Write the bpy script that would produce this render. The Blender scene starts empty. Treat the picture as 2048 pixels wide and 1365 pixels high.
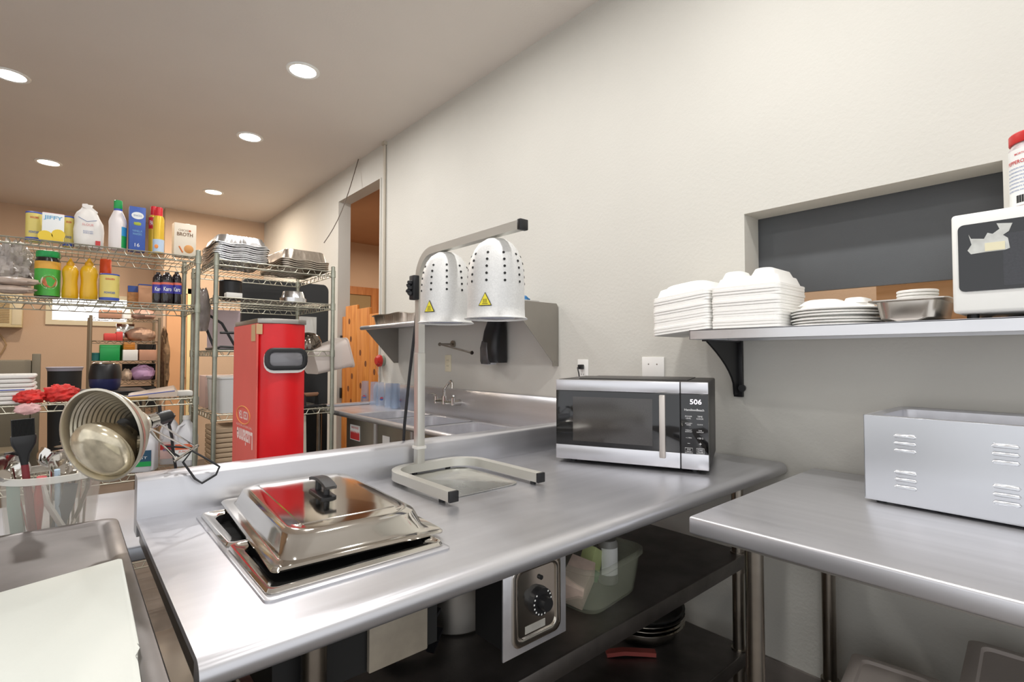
import bpy, bmesh, math, random
from mathutils import Vector, Matrix, noise
random.seed(7)
PI = math.pi
C = bpy.context.scene.collection
SC = bpy.context.scene

# ------------------------------------------------------------------ camera
FPX, HCAM = 1023.0, 1.29
PITCH, YAW = math.atan(30 / 1023), math.atan(893 / 1023)
cd = bpy.data.cameras.new('camera'); cam = bpy.data.objects.new('camera', cd); C.objects.link(cam)
cd.sensor_width = 36; cd.lens = FPX / 2048 * 36; cd.clip_start = .02; cd.clip_end = 60
cam.location = (0, 0, HCAM); cam.rotation_euler = (PI / 2 + PITCH, 0, -YAW)
SC.camera = cam

# ------------------------------------------------------------------ world, exposure
w = bpy.data.worlds.new('world'); SC.world = w; w.use_nodes = True
w.node_tree.nodes['Background'].inputs[0].default_value = (.96, .975, 1, 1)
w.node_tree.nodes['Background'].inputs[1].default_value = 1.0
SC.view_settings.view_transform = 'Standard'; SC.view_settings.look = 'None'
SC.view_settings.exposure = 0.32; SC.view_settings.gamma = 1; SC.view_settings.use_curve_mapping = False

def area(name, loc, size, power, color=(1, 1, 1), rot=(0, 0, 0), sy=None, spread=PI):
    l = bpy.data.lights.new(name, 'AREA'); l.energy = power; l.color = color
    l.shape = 'RECTANGLE' if sy else 'DISK'; l.size = size
    if sy: l.size_y = sy
    l.spread = spread
    o = bpy.data.objects.new(name, l); C.objects.link(o); o.location = loc; o.rotation_euler = rot
    return o
COOL, WARM = (1, .98, .96), (1, .84, .68)
DOWN = [(1.094, 3.256, COOL, 10), (1.108, 4.542, COOL, 14), (-.152, 6.376, WARM, 24), (1.189, 6.339, WARM, 24), (-.301, 4.542, COOL, 16)]
for i, (x, y, c, p) in enumerate(DOWN):
    area('downlight_lamp', (x, y, 3.05), .14, p, c)
# added fill panel behind the camera; the downlight grid carries on out of view
area('added_fill_panel', (-1.7, -1.2, 3.03), 1.2, 22, (1, .985, .96), sy=.6)
for x, y, p in ((1.09, 1.97, 9), (1.09, .69, 13), (-.3, 1.97, 6), (-.3, .69, 5), (1.09, -.6, 9)):
    area('downlight_lamp', (x, y, 3.05), .14, p, COOL)
area('hall_lamp', (3.1, 5.3, 2.8), .3, 34, WARM)
area('dining_lamp', (2.9, .6, 2.6), .4, 8, WARM)

# ------------------------------------------------------------------ pixel to place, for reading positions off known planes
_F0 = Vector((math.sin(YAW), math.cos(YAW), 0)); _R = Vector((math.cos(YAW), -math.sin(YAW), 0)); _Z = Vector((0, 0, 1))
_F = _F0 * math.cos(PITCH) + _Z * math.sin(PITCH); _U = -_F0 * math.sin(PITCH) + _Z * math.cos(PITCH)
def P(px, py, x=None, y=None, z=None):
    d = _F * FPX + _R * (px - 1024) - _U * (py - 682.5)
    if x is not None: d = d * (x / d.x)
    elif y is not None: d = d * (y / d.y)
    else: d = d * ((z - HCAM) / d.z)
    return d + Vector((0, 0, HCAM))
def fwd(p): return (Vector(p) - Vector((0, 0, HCAM))).dot(_F)
def span(px0, px1, y):      # x range of a frontal thing standing at depth y
    return P(px0, 700, y=y).x, P(px1, 700, y=y).x
def dia(px0, px1, y):
    m = P((px0 + px1) / 2, 700, y=y); t = math.atan(abs((px0 + px1) / 2 - 1024) / FPX)
    return (px1 - px0) * fwd(m) / FPX * math.cos(t)
def hgt(dpy, px, y): return dpy * fwd(P(px, 700, y=y)) / FPX

# ------------------------------------------------------------------ materials
def lin(h):
    if isinstance(h, str):
        h = h.lstrip('#'); c = [int(h[i:i + 2], 16) / 255 for i in (0, 2, 4)]
    else: c = h
    return tuple((v / 12.92 if v <= .04045 else ((v + .055) / 1.055) ** 2.4) for v in c) + (1,)
MATS = {}
def mat(name, col, rough=.5, metal=0, bump=0, bscale=60, var=0, vscale=4, alpha=1, emit=0, stretch=None, rvar=0, spec=.5, coat=0, trans=0, aniso=0, rscale=None):
    if name in MATS: return MATS[name]
    m = bpy.data.materials.new(name); m.use_nodes = True; nt = m.node_tree; b = nt.nodes['Principled BSDF']
    c = lin(col)
    b.inputs['Base Color'].default_value = c; b.inputs['Roughness'].default_value = rough; b.inputs['Metallic'].default_value = metal
    b.inputs['Specular IOR Level'].default_value = spec
    if coat: b.inputs['Coat Weight'].default_value = coat; b.inputs['Coat Roughness'].default_value = .1
    if trans: b.inputs['Transmission Weight'].default_value = trans
    if alpha < 1: b.inputs['Alpha'].default_value = alpha
    if emit:
        b.inputs['Emission Color'].default_value = c; b.inputs['Emission Strength'].default_value = emit
    if bump or var or rvar:
        tc = nt.nodes.new('ShaderNodeTexCoord'); mp = nt.nodes.new('ShaderNodeMapping'); nt.links.new(tc.outputs['Object'], mp.inputs[0])
        if stretch: mp.inputs['Scale'].default_value = stretch
    if bump:
        n = nt.nodes.new('ShaderNodeTexNoise'); n.inputs['Scale'].default_value = bscale; n.inputs['Detail'].default_value = 4
        nt.links.new(mp.outputs[0], n.inputs['Vector'])
        bp = nt.nodes.new('ShaderNodeBump'); bp.inputs['Strength'].default_value = bump; bp.inputs['Distance'].default_value = .002
        nt.links.new(n.outputs['Fac'], bp.inputs['Height']); nt.links.new(bp.outputs[0], b.inputs['Normal'])
    if var:
        n = nt.nodes.new('ShaderNodeTexNoise'); n.inputs['Scale'].default_value = vscale; n.inputs['Detail'].default_value = 5
        nt.links.new(mp.outputs[0], n.inputs['Vector'])
        r = nt.nodes.new('ShaderNodeValToRGB'); r.color_ramp.elements[0].position = .3; r.color_ramp.elements[1].position = .7
        r.color_ramp.elements[0].color = tuple(v * (1 - var) for v in c[:3]) + (1,)
        r.color_ramp.elements[1].color = tuple(min(1, v * (1 + var)) for v in c[:3]) + (1,)
        nt.links.new(n.outputs['Fac'], r.inputs[0]); nt.links.new(r.outputs[0], b.inputs['Base Color'])
    if rvar:
        n = nt.nodes.new('ShaderNodeTexNoise'); n.inputs['Scale'].default_value = rscale or vscale; n.inputs['Detail'].default_value = 6
        nt.links.new(mp.outputs[0], n.inputs['Vector'])
        r = nt.nodes.new('ShaderNodeMapRange'); r.inputs[3].default_value = max(.02, rough - rvar); r.inputs[4].default_value = rough + rvar
        nt.links.new(n.outputs['Fac'], r.inputs[0]); nt.links.new(r.outputs[0], b.inputs['Roughness'])
    MATS[name] = m; return m
M_WALL = mat('warm_white_plaster', '#ceccc4', .75, bump=.55, bscale=70, var=.025, vscale=1.5)
M_WALLF = mat('tan_plaster', '#cfb398', .8, bump=.4, bscale=70, var=.03, vscale=1.5)
M_CEIL = mat('ceiling_plaster', '#e2dbd3', .8, bump=.4, bscale=80, var=.035, vscale=.9)
M_HALLC = mat('hall_ceiling_paint', '#b98b68', .8, var=.03)
M_FLOOR = mat('brown_quarry_floor', '#6b625a', .45, bump=.2, bscale=30, var=.15, vscale=6)
M_BASE = mat('grey_cove_base', '#77706a', .5, var=.15, vscale=12)
M_STEEL = mat('brushed_steel', '#cdcdd1', .33, .8, bump=.012, bscale=40, stretch=(2, 30, 30), rvar=.06, rscale=1.2, var=.05, vscale=1)
M_STEELY = mat('brushed_steel_across', '#dcdce0', .32, .75, bump=.012, bscale=40, stretch=(30, 2, 30), rvar=.06, rscale=1.2, var=.05, vscale=1)
M_WORN = mat('worn_steel', '#85817f', .42, 1, bump=.05, bscale=40, rvar=.14, rscale=9, var=.14, vscale=7)
M_DULL = mat('dull_steel', '#a5a19b', .42, 1, bump=.08, bscale=60, rvar=.1, var=.1, vscale=3)
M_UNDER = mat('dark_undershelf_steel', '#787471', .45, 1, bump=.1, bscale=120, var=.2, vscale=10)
M_CHROME = mat('polished_steel', '#d3cfc8', .09, 1, rvar=.05, vscale=5)
M_PIPE = mat('leg_tube_steel', '#a39c92', .28, 1, var=.12, vscale=14)
M_WIRE = mat('zinc_wire', '#b7b4a4', .38, .85, var=.12, vscale=12)
M_POST = mat('zinc_post', '#a5a799', .42, .75, var=.1, vscale=20)
M_FOIL = mat('aluminium_foil', '#dcdcdc', .24, 1, bump=.6, bscale=45, rvar=.1)
M_FOILD = mat('dull_foil', '#b8ada0', .33, 1, bump=.6, bscale=45, var=.12)
M_ALU = mat('spun_aluminium', '#dededc', .48, .35, bump=.3, bscale=350, var=.06, vscale=220)
M_BAR = mat('satin_aluminium_bar', '#d4d2ca', .4, .6, bump=.06, bscale=200)
M_BLACK = mat('black_plastic', '#1b1b1d', .38)
M_BLACKM = mat('matt_black', '#151515', .65)
M_RUB = mat('black_rubber', '#202124', .55)
M_GLASSB = mat('black_glass', '#0d0d0f', .06, coat=.6)
M_WHITE = mat('white_enamel', '#f1f2ee', .28)
M_FOAM = mat('white_foam', '#f6f5f1', .55, bump=.1, bscale=300)
M_WPLAS = mat('white_plastic', '#eceae4', .45)
M_BOARD = mat('white_cutting_board', '#d4d8d1', .45, bump=.12, bscale=140, var=.01)
M_RED = mat('red_enamel', '#d8141c', .3, bump=.15, bscale=300, var=.06, vscale=9)
M_SALMON = mat('faded_red_card', '#e0645a', .6, var=.06, vscale=3)
M_GREY = mat('dark_grey_laminate', '#5a5d60', .5, bump=.2, bscale=300, var=.05)
M_WOOD = None
def wood(name, c0, c1, knots=True, sc=(9, 9, .8)):
    m = bpy.data.materials.new(name); m.use_nodes = True; nt = m.node_tree; b = nt.nodes['Principled BSDF']; b.inputs['Roughness'].default_value = .5
    tc = nt.nodes.new('ShaderNodeTexCoord'); mp = nt.nodes.new('ShaderNodeMapping'); mp.inputs['Scale'].default_value = sc
    n = nt.nodes.new('ShaderNodeTexNoise'); n.inputs['Scale'].default_value = 3; n.inputs['Detail'].default_value = 6; n.inputs['Distortion'].default_value = .6
    r = nt.nodes.new('ShaderNodeValToRGB'); r.color_ramp.elements[0].color = lin(c0); r.color_ramp.elements[1].color = lin(c1)
    r.color_ramp.elements[0].position = .3; r.color_ramp.elements[1].position = .7
    nt.links.new(tc.outputs['Object'], mp.inputs[0]); nt.links.new(mp.outputs[0], n.inputs['Vector']); nt.links.new(n.outputs['Fac'], r.inputs[0])
    nt.links.new(r.outputs[0], b.inputs['Base Color']); MATS[name] = m; return m
M_CEDAR = wood('knotty_cedar', '#b8691f', '#d99044')
M_KNOT = mat('cedar_knot', '#6b3a1c', .6, var=.3, vscale=40)
M_HWOOD = wood('brown_trim_wood', '#a4632f', '#c4834a')
M_PINE = wood('pale_pine', '#c79a6c', '#dcb58a', sc=(9, .8, 9))

# ------------------------------------------------------------------ mesh helpers
class G:
    def __init__(s): s.bm = bmesh.new(); s.M = Matrix.Identity(4)
    def v(s, p): return s.bm.verts.new(s.M @ Vector(p))
    def face(s, vs):
        try: return s.bm.faces.new(vs)
        except ValueError: return None
    def box(s, x0, x1, y0, y1, z0, z1, bev=0, seg=2):
        vs = [s.v(p) for p in ((x0, y0, z0), (x1, y0, z0), (x1, y1, z0), (x0, y1, z0), (x0, y0, z1), (x1, y0, z1), (x1, y1, z1), (x0, y1, z1))]
        fs = [s.face([vs[i] for i in q]) for q in ((0, 3, 2, 1), (4, 5, 6, 7), (0, 1, 5, 4), (1, 2, 6, 5), (2, 3, 7, 6), (3, 0, 4, 7))]
        if bev:
            ed = list({e for f in fs for e in f.edges})
            bmesh.ops.bevel(s.bm, geom=ed, offset=bev, segments=seg, affect='EDGES', profile=.5)
        return s
    def loft(s, rings, cap0=True, cap1=True, close=False):
        R = [[s.v(p) for p in r] for r in rings]; n = len(R[0])
        prs = list(zip(R, R[1:])) + ([(R[-1], R[0])] if close else [])
        for a, b in prs:
            for i in range(n): s.face([a[i], a[(i + 1) % n], b[(i + 1) % n], b[i]])
        if cap0 and not close: s.face(R[0][::-1])
        if cap1 and not close: s.face(R[-1])
        return s
    def lathe(s, prof, seg=24, c=(0, 0), cap0=True, cap1=True):
        return s.loft([[(c[0] + r * math.cos(2 * PI * i / seg), c[1] + r * math.sin(2 * PI * i / seg), z) for i in range(seg)] for r, z in prof], cap0, cap1)
    def cyl(s, p0, p1, r0, r1=None, seg=12, caps=True):
        p0, p1 = Vector(p0), Vector(p1); r1 = r0 if r1 is None else r1
        q = (p1 - p0).to_track_quat('Z', 'Y')
        f = lambda p, r: [p + q @ Vector((r * math.cos(2 * PI * i / seg), r * math.sin(2 * PI * i / seg), 0)) for i in range(seg)]
        return s.loft([f(p0, r0), f(p1, r1)], caps, caps)
    def tube(s, pts, r, seg=8, close=False, sq=None):
        pts = [Vector(p) for p in pts]; n = len(pts); rings = []; up = None
        for i, p in enumerate(pts):
            a = pts[(i - 1) % n] if (close or i) else pts[0]; b = pts[(i + 1) % n] if (close or i < n - 1) else pts[-1]
            t = (b - a).normalized()
            if up is None: up = Vector((0, 0, 1)) if abs(t.z) < .9 else Vector((0, 1, 0))
            side = t.cross(up)
            if side.length < 1e-4: side = t.cross(Vector((1, 0, 0)))
            side.normalize(); u = side.cross(t).normalized(); up = u
            if sq: rings.append([p + side * sq[0] * k + u * sq[1] * l for k, l in ((-1, -1), (1, -1), (1, 1), (-1, 1))])
            else: rings.append([p + side * r * math.cos(2 * PI * k / seg) + u * r * math.sin(2 * PI * k / seg) for k in range(seg)])
        return s.loft(rings, close=close)
    def prism(s, pts, axis, a0, a1, bev=0):
        f = {'x': lambda a, p: (a, p[0], p[1]), 'y': lambda a, p: (p[0], a, p[1]), 'z': lambda a, p: (p[0], p[1], a)}[axis]
        v0 = [s.v(f(a0, p)) for p in pts]; v1 = [s.v(f(a1, p)) for p in pts]; n = len(pts)
        fs = [s.face(v0[::-1]), s.face(v1)] + [s.face([v0[i], v0[(i + 1) % n], v1[(i + 1) % n], v1[i]]) for i in range(n)]
        if bev: bmesh.ops.bevel(s.bm, geom=list({e for f_ in fs if f_ for e in f_.edges}), offset=bev, segments=2, affect='EDGES', profile=.5)
        return s
    def blob(s, c, size, seed=0, amp=.25, n=2.5, seg=20, rings=12, flat=True):
        rr_ = []
        for j in range(1, rings):
            ph = PI * j / rings; ring = []
            for i in range(seg):
                th = 2 * PI * i / seg; d = Vector((math.sin(ph) * math.cos(th), math.sin(ph) * math.sin(th), -math.cos(ph)))
                k = 1 + amp * noise.noise(d * n + Vector((seed * 3.1, seed, 0))) + amp * .5 * noise.noise(d * n * 2.7 + Vector((seed, 5, seed))) - amp * .45 * abs(noise.noise(d * n * 4.5 + Vector((2, seed, seed))))
                p = Vector((d.x * size[0] * k, d.y * size[1] * k, d.z * size[2] * k))
                if flat: p.z = max(p.z, -size[2] * .75)
                ring.append(Vector(c) + p)
            rr_.append(ring)
        return s.loft(rr_)
def rr(wd, dp, r, z, cx=0, cy=0, n=4, sub=0, rip=0, wave=0):
    r = min(r, wd / 2 - 1e-4, dp / 2 - 1e-4); pts = []
    cor = [(wd / 2 - r, dp / 2 - r, 0), (-wd / 2 + r, dp / 2 - r, PI / 2), (-wd / 2 + r, -dp / 2 + r, PI), (wd / 2 - r, -dp / 2 + r, 3 * PI / 2)]
    for k, (x, y, a) in enumerate(cor):
        arc = [(x + r * math.cos(a + PI / 2 * i / n), y + r * math.sin(a + PI / 2 * i / n), a + PI / 2 * i / n) for i in range(n + 1)]
        pts += [(q[0], q[1]) for q in arc]
        if sub:
            x2, y2, a2 = cor[(k + 1) % 4]; p0 = arc[-1]; p1 = (x2 + r * math.cos(a2), y2 + r * math.sin(a2)); nx, ny = math.cos(a2), math.sin(a2)
            for i in range(1, sub):
                t = i / sub; o = rip if i % 2 else -rip
                pts.append((p0[0] + (p1[0] - p0[0]) * t + nx * o, p0[1] + (p1[1] - p0[1]) * t + ny * o))
    return [(cx + x, cy + y, z + (wave * math.sin(7 * x / wd * 2 + 5 * y / dp * 2) if wave else 0)) for x, y in pts]
def add(name, g, m, parent=None, label=None, cat=None, group=None, kind=None, loc=None, rz=0, rot=None, smooth=40):
    me = bpy.data.meshes.new(name)
    bmesh.ops.recalc_face_normals(g.bm, faces=g.bm.faces[:]); g.bm.to_mesh(me); g.bm.free()
    if smooth:
        for p in me.polygons: p.use_smooth = True
        me.set_sharp_from_angle(angle=math.radians(smooth))
    me.materials.append(m); o = bpy.data.objects.new(name, me); C.objects.link(o)
    if parent: o.parent = parent
    if loc is not None: o.location = loc
    if rot is not None: o.rotation_euler = rot
    elif rz: o.rotation_euler = (0, 0, rz)
    tag(o, label, cat, group, kind); return o
def tag(o, label=None, cat=None, group=None, kind=None):
    if label: o['label'] = label
    if cat: o['category'] = cat
    if group: o['group'] = group
    if kind: o['kind'] = kind
    return o
def thing(name, label, cat, loc=(0, 0, 0), rz=0, group=None, rot=None):
    o = bpy.data.objects.new(name, None); C.objects.link(o); o.empty_display_size = .05
    o.location = loc; o.rotation_euler = rot if rot is not None else (0, 0, rz)
    return tag(o, label, cat, group)
def struct(name, g, m, **k): return add(name, g, m, kind='structure', **k)
def dup(o, loc=None, rz=None, label=None, group=None, parent=None, rot=None):
    kids = [c for c in list(C.objects) if c.parent == o]
    r = o.copy(); C.objects.link(r)
    if parent is not None: r.parent = parent
    if loc is not None: r.location = loc
    if rz is not None: r.rotation_euler = (0, 0, rz)
    if rot is not None: r.rotation_euler = rot
    if label: r['label'] = label
    if group: r['group'] = group
    for c in kids: dup(c, parent=r)
    return r
def text(s, m, parent, loc, rot, width=None, height=None, ext=.0004, bold=0, name='lettering'):
    cu = bpy.data.curves.new('t', 'FONT'); cu.body = s; cu.align_x = 'CENTER'; cu.align_y = 'CENTER'; cu.extrude = 0; cu.offset = bold; cu.resolution_u = 3
    t = bpy.data.objects.new('t', cu); C.objects.link(t); bpy.context.view_layer.update()
    me = bpy.data.meshes.new_from_object(t.evaluated_get(bpy.context.evaluated_depsgraph_get()))
    xs = [v.co.x for v in me.vertices]; ys = [v.co.y for v in me.vertices]
    W0, H0 = max(xs) - min(xs), max(ys) - min(ys); mx, my = (max(xs) + min(xs)) / 2, (max(ys) + min(ys)) / 2
    sx = width / W0 if width else height / H0; sy = height / H0 if height else sx
    for v in me.vertices: v.co = Vector(((v.co.x - mx) * sx, (v.co.y - my) * sy, ext))
    me.materials.clear(); me.materials.append(m); bpy.data.objects.remove(t)
    o = bpy.data.objects.new(name, me); C.objects.link(o); o.parent = parent; o.location = loc; o.rotation_euler = rot
    return o
FRONT = (PI / 2, 0, 0)

# ================================================================== THE ROOM
CZ = 3.09; WX = 2.0; T = .125
g = G()
def wseg(y0, y1, z0, z1): g.box(WX, WX + T, y0, y1, z0, z1)
wseg(-2.6, .167, 0, CZ); wseg(.167, .903, 0, 1.372); wseg(.167, .903, 1.848, CZ); wseg(.903, 3.99, 0, CZ); wseg(3.99, 4.89, 2.81, CZ); wseg(4.89, 7.4, 0, CZ)
struct('wall_right', g, M_WALL, smooth=0)
struct('floor', G().box(-3.6, 5, -2.6, 8.6, -.06, 0), M_FLOOR, smooth=0)
struct('ceiling', G().box(-3.6, 2.125, -2.6, 8.6, CZ, CZ + .1), M_CEIL, smooth=0)
struct('wall_back', G().box(.88, 2.0, 7.4, 7.5, 0, CZ).box(.88, .98, 7.5, 8.5, 0, CZ), M_WALLF, smooth=0)
g = G(); wz0, wz1, wx0, wx1 = 1.735, 2.02, -.13, .60
g.box(-3.6, wx0, 8.4, 8.5, 0, CZ).box(wx1, .88, 8.4, 8.5, 0, CZ).box(wx0, wx1, 8.4, 8.5, 0, wz0).box(wx0, wx1, 8.4, 8.5, wz1, CZ)
struct('wall_far', g, M_WALLF, smooth=0)
struct('wall_left', G().box(-3.7, -3.6, 3.2, 8.5, 0, CZ), M_WALLF, smooth=0)
M_TRIM = mat('cream_trim', '#e6dcbd', .5)
wf = struct('window_1', G().box(wx0 - .06, wx1 + .06, 8.37, 8.4, wz0 - .06, wz0).box(wx0 - .06, wx1 + .06, 8.37, 8.4, wz1, wz1 + .05).box(wx0 - .06, wx0, 8.37, 8.4, wz0, wz1).box(wx1, wx1 + .06, 8.37, 8.4, wz0, wz1), M_TRIM)
add('pane', G().box(wx0, wx1, 8.43, 8.44, wz0, wz1), mat('daylit_window_glass', '#f4fbff', .3, emit=3.2), wf, smooth=0)
# near wall ends: hallway beyond the doorway
struct('wall_hall', G().box(WX + T, 5, 6.9, 7.0, 0, 3.0).box(4.9, 5, 3.2, 6.9, 0, 3.0).box(WX + T, 5, 3.1, 3.2, 0, 3.0), M_WALLF, smooth=0)
struct('ceiling_hall', G().box(WX + T, 5, 3.1, 7.0, 2.9, 3.0), M_HALLC, smooth=0)
hw = struct('window_2', G().box(2.78, 3.43, 6.86, 6.9, 2.16, 2.27).box(3.30, 3.43, 6.86, 6.9, .9, 2.16).box(2.6, 2.72, 6.86, 6.9, .9, 2.27), M_HWOOD)
add('pane', G().box(2.72, 3.30, 6.88, 6.895, .9, 2.16), mat('dim_hall_glass', '#a08a66', .15), hw, smooth=0)
# room beyond the serving hatch
struct('wall_dining', G().box(3.4, 3.5, -1.2, 2.2, 0, 2.7), M_WALLF, smooth=0)
struct('trim_1', G().box(WX + T, 2.32, -.1, 1.15, 1.30, 1.37).box(2.32, 2.36, -.1, 1.15, 1.40, 1.47).box(2.32, 2.36, -.1, .55, 1.49, 1.60), M_PINE, smooth=0)
# doorway casing, conduit and cove base
struct('trim_2', G().box(WX - .012, WX + T + .01, 3.975, 3.992, 0, 2.81, .003), M_WALL)
struct('baseboard_right', G().box(WX - .012, WX, -2.6, 3.95, 0, .17, .004), M_BASE)
struct('trim_3', G().box(WX - .008, WX, .04, .05, 0, .01), M_WALL)
add('conduit', G().cyl((WX - .0125, 3.9, 1.56), (WX - .0125, 3.9, CZ), .012, seg=12).box(WX - .03, WX, 3.88, 3.92, CZ - .03, CZ), mat('painted_conduit', '#bdb4a4', .5), label='thin painted metal conduit running up the white wall beside the doorway', cat='pipe')
pts = [P(717, 318, x=1.985)]; e = P(648, 486, y=4.25)
for i in range(1, 9):
    t = i / 8; p = pts[0].lerp(e, t); p.z -= .10 * math.sin(PI * t); pts.append(p)
add('hanging_wire', G().tube(pts, .004, 6), mat('grey_brown_wire', '#5e5248', .6), label='thin dark wire hanging from the ceiling edge down behind the rack', cat='wire')

# recessed ceiling lights
M_LGLOW = mat('lamp_glow_white', '#ffffff', .4, emit=9)
M_LGLOWW = mat('lamp_glow_warm', '#ffe8cc', .4, emit=9)
lt = None
names = ['recessed ceiling light nearest the camera at centre, above the first wire rack row', 'round recessed ceiling light second along the white wall, beyond the nearest one',
         'warm recessed ceiling light in the far left corner above the canisters', 'smallest warm recessed ceiling light, furthest, near the back wall', 'bright recessed ceiling light cut by the left edge of the photo']
for i, (x, y, c, p) in enumerate(DOWN):
    t = thing('recessed_light', names[i], 'ceiling light', (x, y, CZ), group='recessed ceiling lights')
    add('trim_ring', G().lathe([(.078, -.002), (.078, -.006), (.095, -.008), (.1, -.003), (.1, 0), (.078, 0)], 32, cap0=False, cap1=False), M_WHITE, t)
    add('lens', G().lathe([(.0781, -.004), (.0781, -.0015)], 32), M_LGLOWW if i in (2, 3) else M_LGLOW, t)

# ================================================================== MAIN WORK TABLE
TZ = .90
tb = thing('work_table', 'long stainless steel peninsula table with raised back ledge and built-in food well', 'table', (1.05, 1.15, 0))
tb_o = Vector((1.05, 1.15, 0))
def L(g): g.M = Matrix.Translation(-tb_o); return g
X0, X1 = .135, 1.985; HX0, HX1, HY0, HY1 = .262, .578, .892, 1.418
g = L(G()); th = .03
for a in ((X0, HX0, .79, 1.51), (HX1, X1, .79, 1.51), (HX0, HX1, .79, HY0), (HX0, HX1, HY1, 1.51)): g.box(a[0], a[1], a[2], a[3], TZ - .012, TZ)
pr = [(.79, TZ)] + [(.775 - .022 * math.sin(t), TZ - .022 + .022 * math.cos(t)) for t in [PI * k / 10 for k in range(0, 11)]] + [(.79, TZ - .044)]
g.prism([(y, z) for y, z in pr], 'x', X0, X1)
add('tabletop', g, M_STEEL, tb, smooth=50)
g = L(G()); g.prism([(1.51, TZ - .01), (1.51, TZ + .088), (1.515, TZ + .096), (1.523, TZ + .10), (1.57, TZ + .10), (1.57, TZ - .04), (1.51, TZ - .04)], 'x', X0, X1 + .012)
add('back_ledge', g, M_STEEL, tb, smooth=50)
g = L(G())
g.box(X0 + .005, X0 + .03, .79, 1.5, TZ - .05, TZ - .012).box(X0 + .1, X1 - .05, 1.40, 1.43, TZ - .06, TZ - .013).box(X1 - .03, X1 - .004, .79, 1.5, TZ - .05, TZ - .012)
add('under_frame', g, M_DULL, tb)
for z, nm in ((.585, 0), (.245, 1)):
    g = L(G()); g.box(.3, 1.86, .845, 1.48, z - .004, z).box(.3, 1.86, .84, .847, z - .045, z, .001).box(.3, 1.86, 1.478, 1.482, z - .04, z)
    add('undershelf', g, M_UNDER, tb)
for x in (.32, 1.83):
    for y in (.865, 1.45):
        g = L(G()); g.cyl((x, y, .03), (x, y, TZ - .014), .0205, seg=20).cyl((x, y, TZ - .06), (x, y, TZ - .014), .03, seg=20).lathe([(.024, 0), (.03, .01), (.022, .03)], 16, (x, y))
        for z in (.56, .22): g.cyl((x, y, z - .04), (x, y, z + .03), .026, seg=20)
        add('leg', g, M_PIPE, tb)
# drop-in well
def ringrect(g, o, i, z0, z1, r=.012, ri=.03, c=(0, 0)):
    g.loft([rr(*i, ri, z0, *c), rr(*o, r, z0, *c), rr(*o, r, z1 - .001, *c), rr(o[0] - .004, o[1] - .004, r, z1, *c), rr(i[0] + .003, i[1] + .003, ri, z1, *c), rr(*i, ri, z1 - .001, *c), rr(*i, ri, z0, *c)], False, False)
g = G(); ringrect(g, (.352, .575), (.314, .524), .0, .0045)
wl = add('food_well', g, M_STEEL, tb, loc=Vector((.42, 1.155, TZ)) - tb_o)
add('well_tank', G().loft([rr(.314, .524, .03, .004), rr(.310, .520, .03, -.17), ], False, False).loft([rr(.3105, .5205, .03, -.17), rr(.31, .52, .03, -.172)]), M_DULL, wl)
add('well_housing', G().box(-.1575, .1575, -.2625, .2625, -.187, -.0135), M_BLACKM, wl)
add('junction_box', G().box(.005, .128, -.275, -.2635, -.186, -.05, .002), mat('galvanised_housing', '#a89f90', .5, .4, var=.12, vscale=20, bump=.1), wl)
# thermostat panel
kx, kz = .788, .745
ct = add('control_panel', L(G()).box(kx - .095, kx + .095, .822, .826, .655, .852, .001), M_STEELY, tb)
g = L(G()); g.M = g.M @ Matrix.Translation((kx, .822, kz + .012)) @ Matrix.Rotation(PI / 2, 4, 'X')
ringrect(g, (.145, .17), (.115, .14), 0, .006, .02, .016)
g.loft([rr(.1152, .1402, .016, .002), rr(.115, .14, .016, .0005)])
add('recess_frame', g, M_CHROME, ct)
g = L(G()); g.cyl((kx + .004, .820, kz + .01), (kx + .004, .806, kz + .01), .031, .029, 28).cyl((kx + .004, .806, kz + .01), (kx + .004, .788, kz + .01), .016, .014, 20)
kn = add('dial', g, M_BLACK, ct)
add('rear_housing', L(G()).box(kx - .085, kx + .085, .8275, .93, .67, .855), M_BLACKM, ct)
g = L(G())
for k in range(14):
    a = PI * .75 + k * 2 * PI / 17; c_, s_ = math.cos(a), math.sin(a); x, z = kx + .004 + .0255 * c_, kz + .01 + .0255 * s_
    g.box(x - .0016, x + .0016, .8050, .8057, z - .0016, z + .0016)
add('dial_marks', g, M_WHITE, kn)
add('name_plate', L(G()).box(kx - .035, kx + .025, .8195, .821, kz - .052, kz - .036), M_BAR, ct)
add('indicator_lamp', L(G()).cyl((kx + .01, .821, kz + .058), (kx + .01, .815, kz + .058), .005), M_BLACK, ct)

# food pans in the well
M_PANIN = mat('dark_food_pan_inside', '#141414', .7)
def food_pan(y, lab):
    t = thing('food_pan', lab, 'pan', (.42, y, TZ + .0046), group='half-size pans in the food well')
    g = G(); W_, D_ = .336, .270; w_, d_ = .292, .224
    g.loft([rr(W_, D_, .012, 0), rr(W_ + .002, D_ + .002, .012, .003), rr(W_ - .004, D_ - .004, .012, .0085), rr(W_ - .012, D_ - .012, .014, .0085), rr(W_ - .018, D_ - .018, .016, .006), rr(w_ + .008, d_ + .008, .03, .006), rr(w_, d_, .032, .002)], False, False)
    add('rim', g, M_CHROME, t)
    g = G(); g.loft([rr(w_, d_, .032, .002), rr(w_ - .01, d_ - .01, .03, -.12), rr(w_ - .04, d_ - .04, .02, -.126)], False, True)
    add('pan_body', g, M_PANIN, t); return t
food_pan(1.019, 'half-size steel food pan, nearer one showing black inside under the tilted lid')
food_pan(1.291, 'half-size steel food pan, rear one with its left end showing beside the lid')

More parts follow.
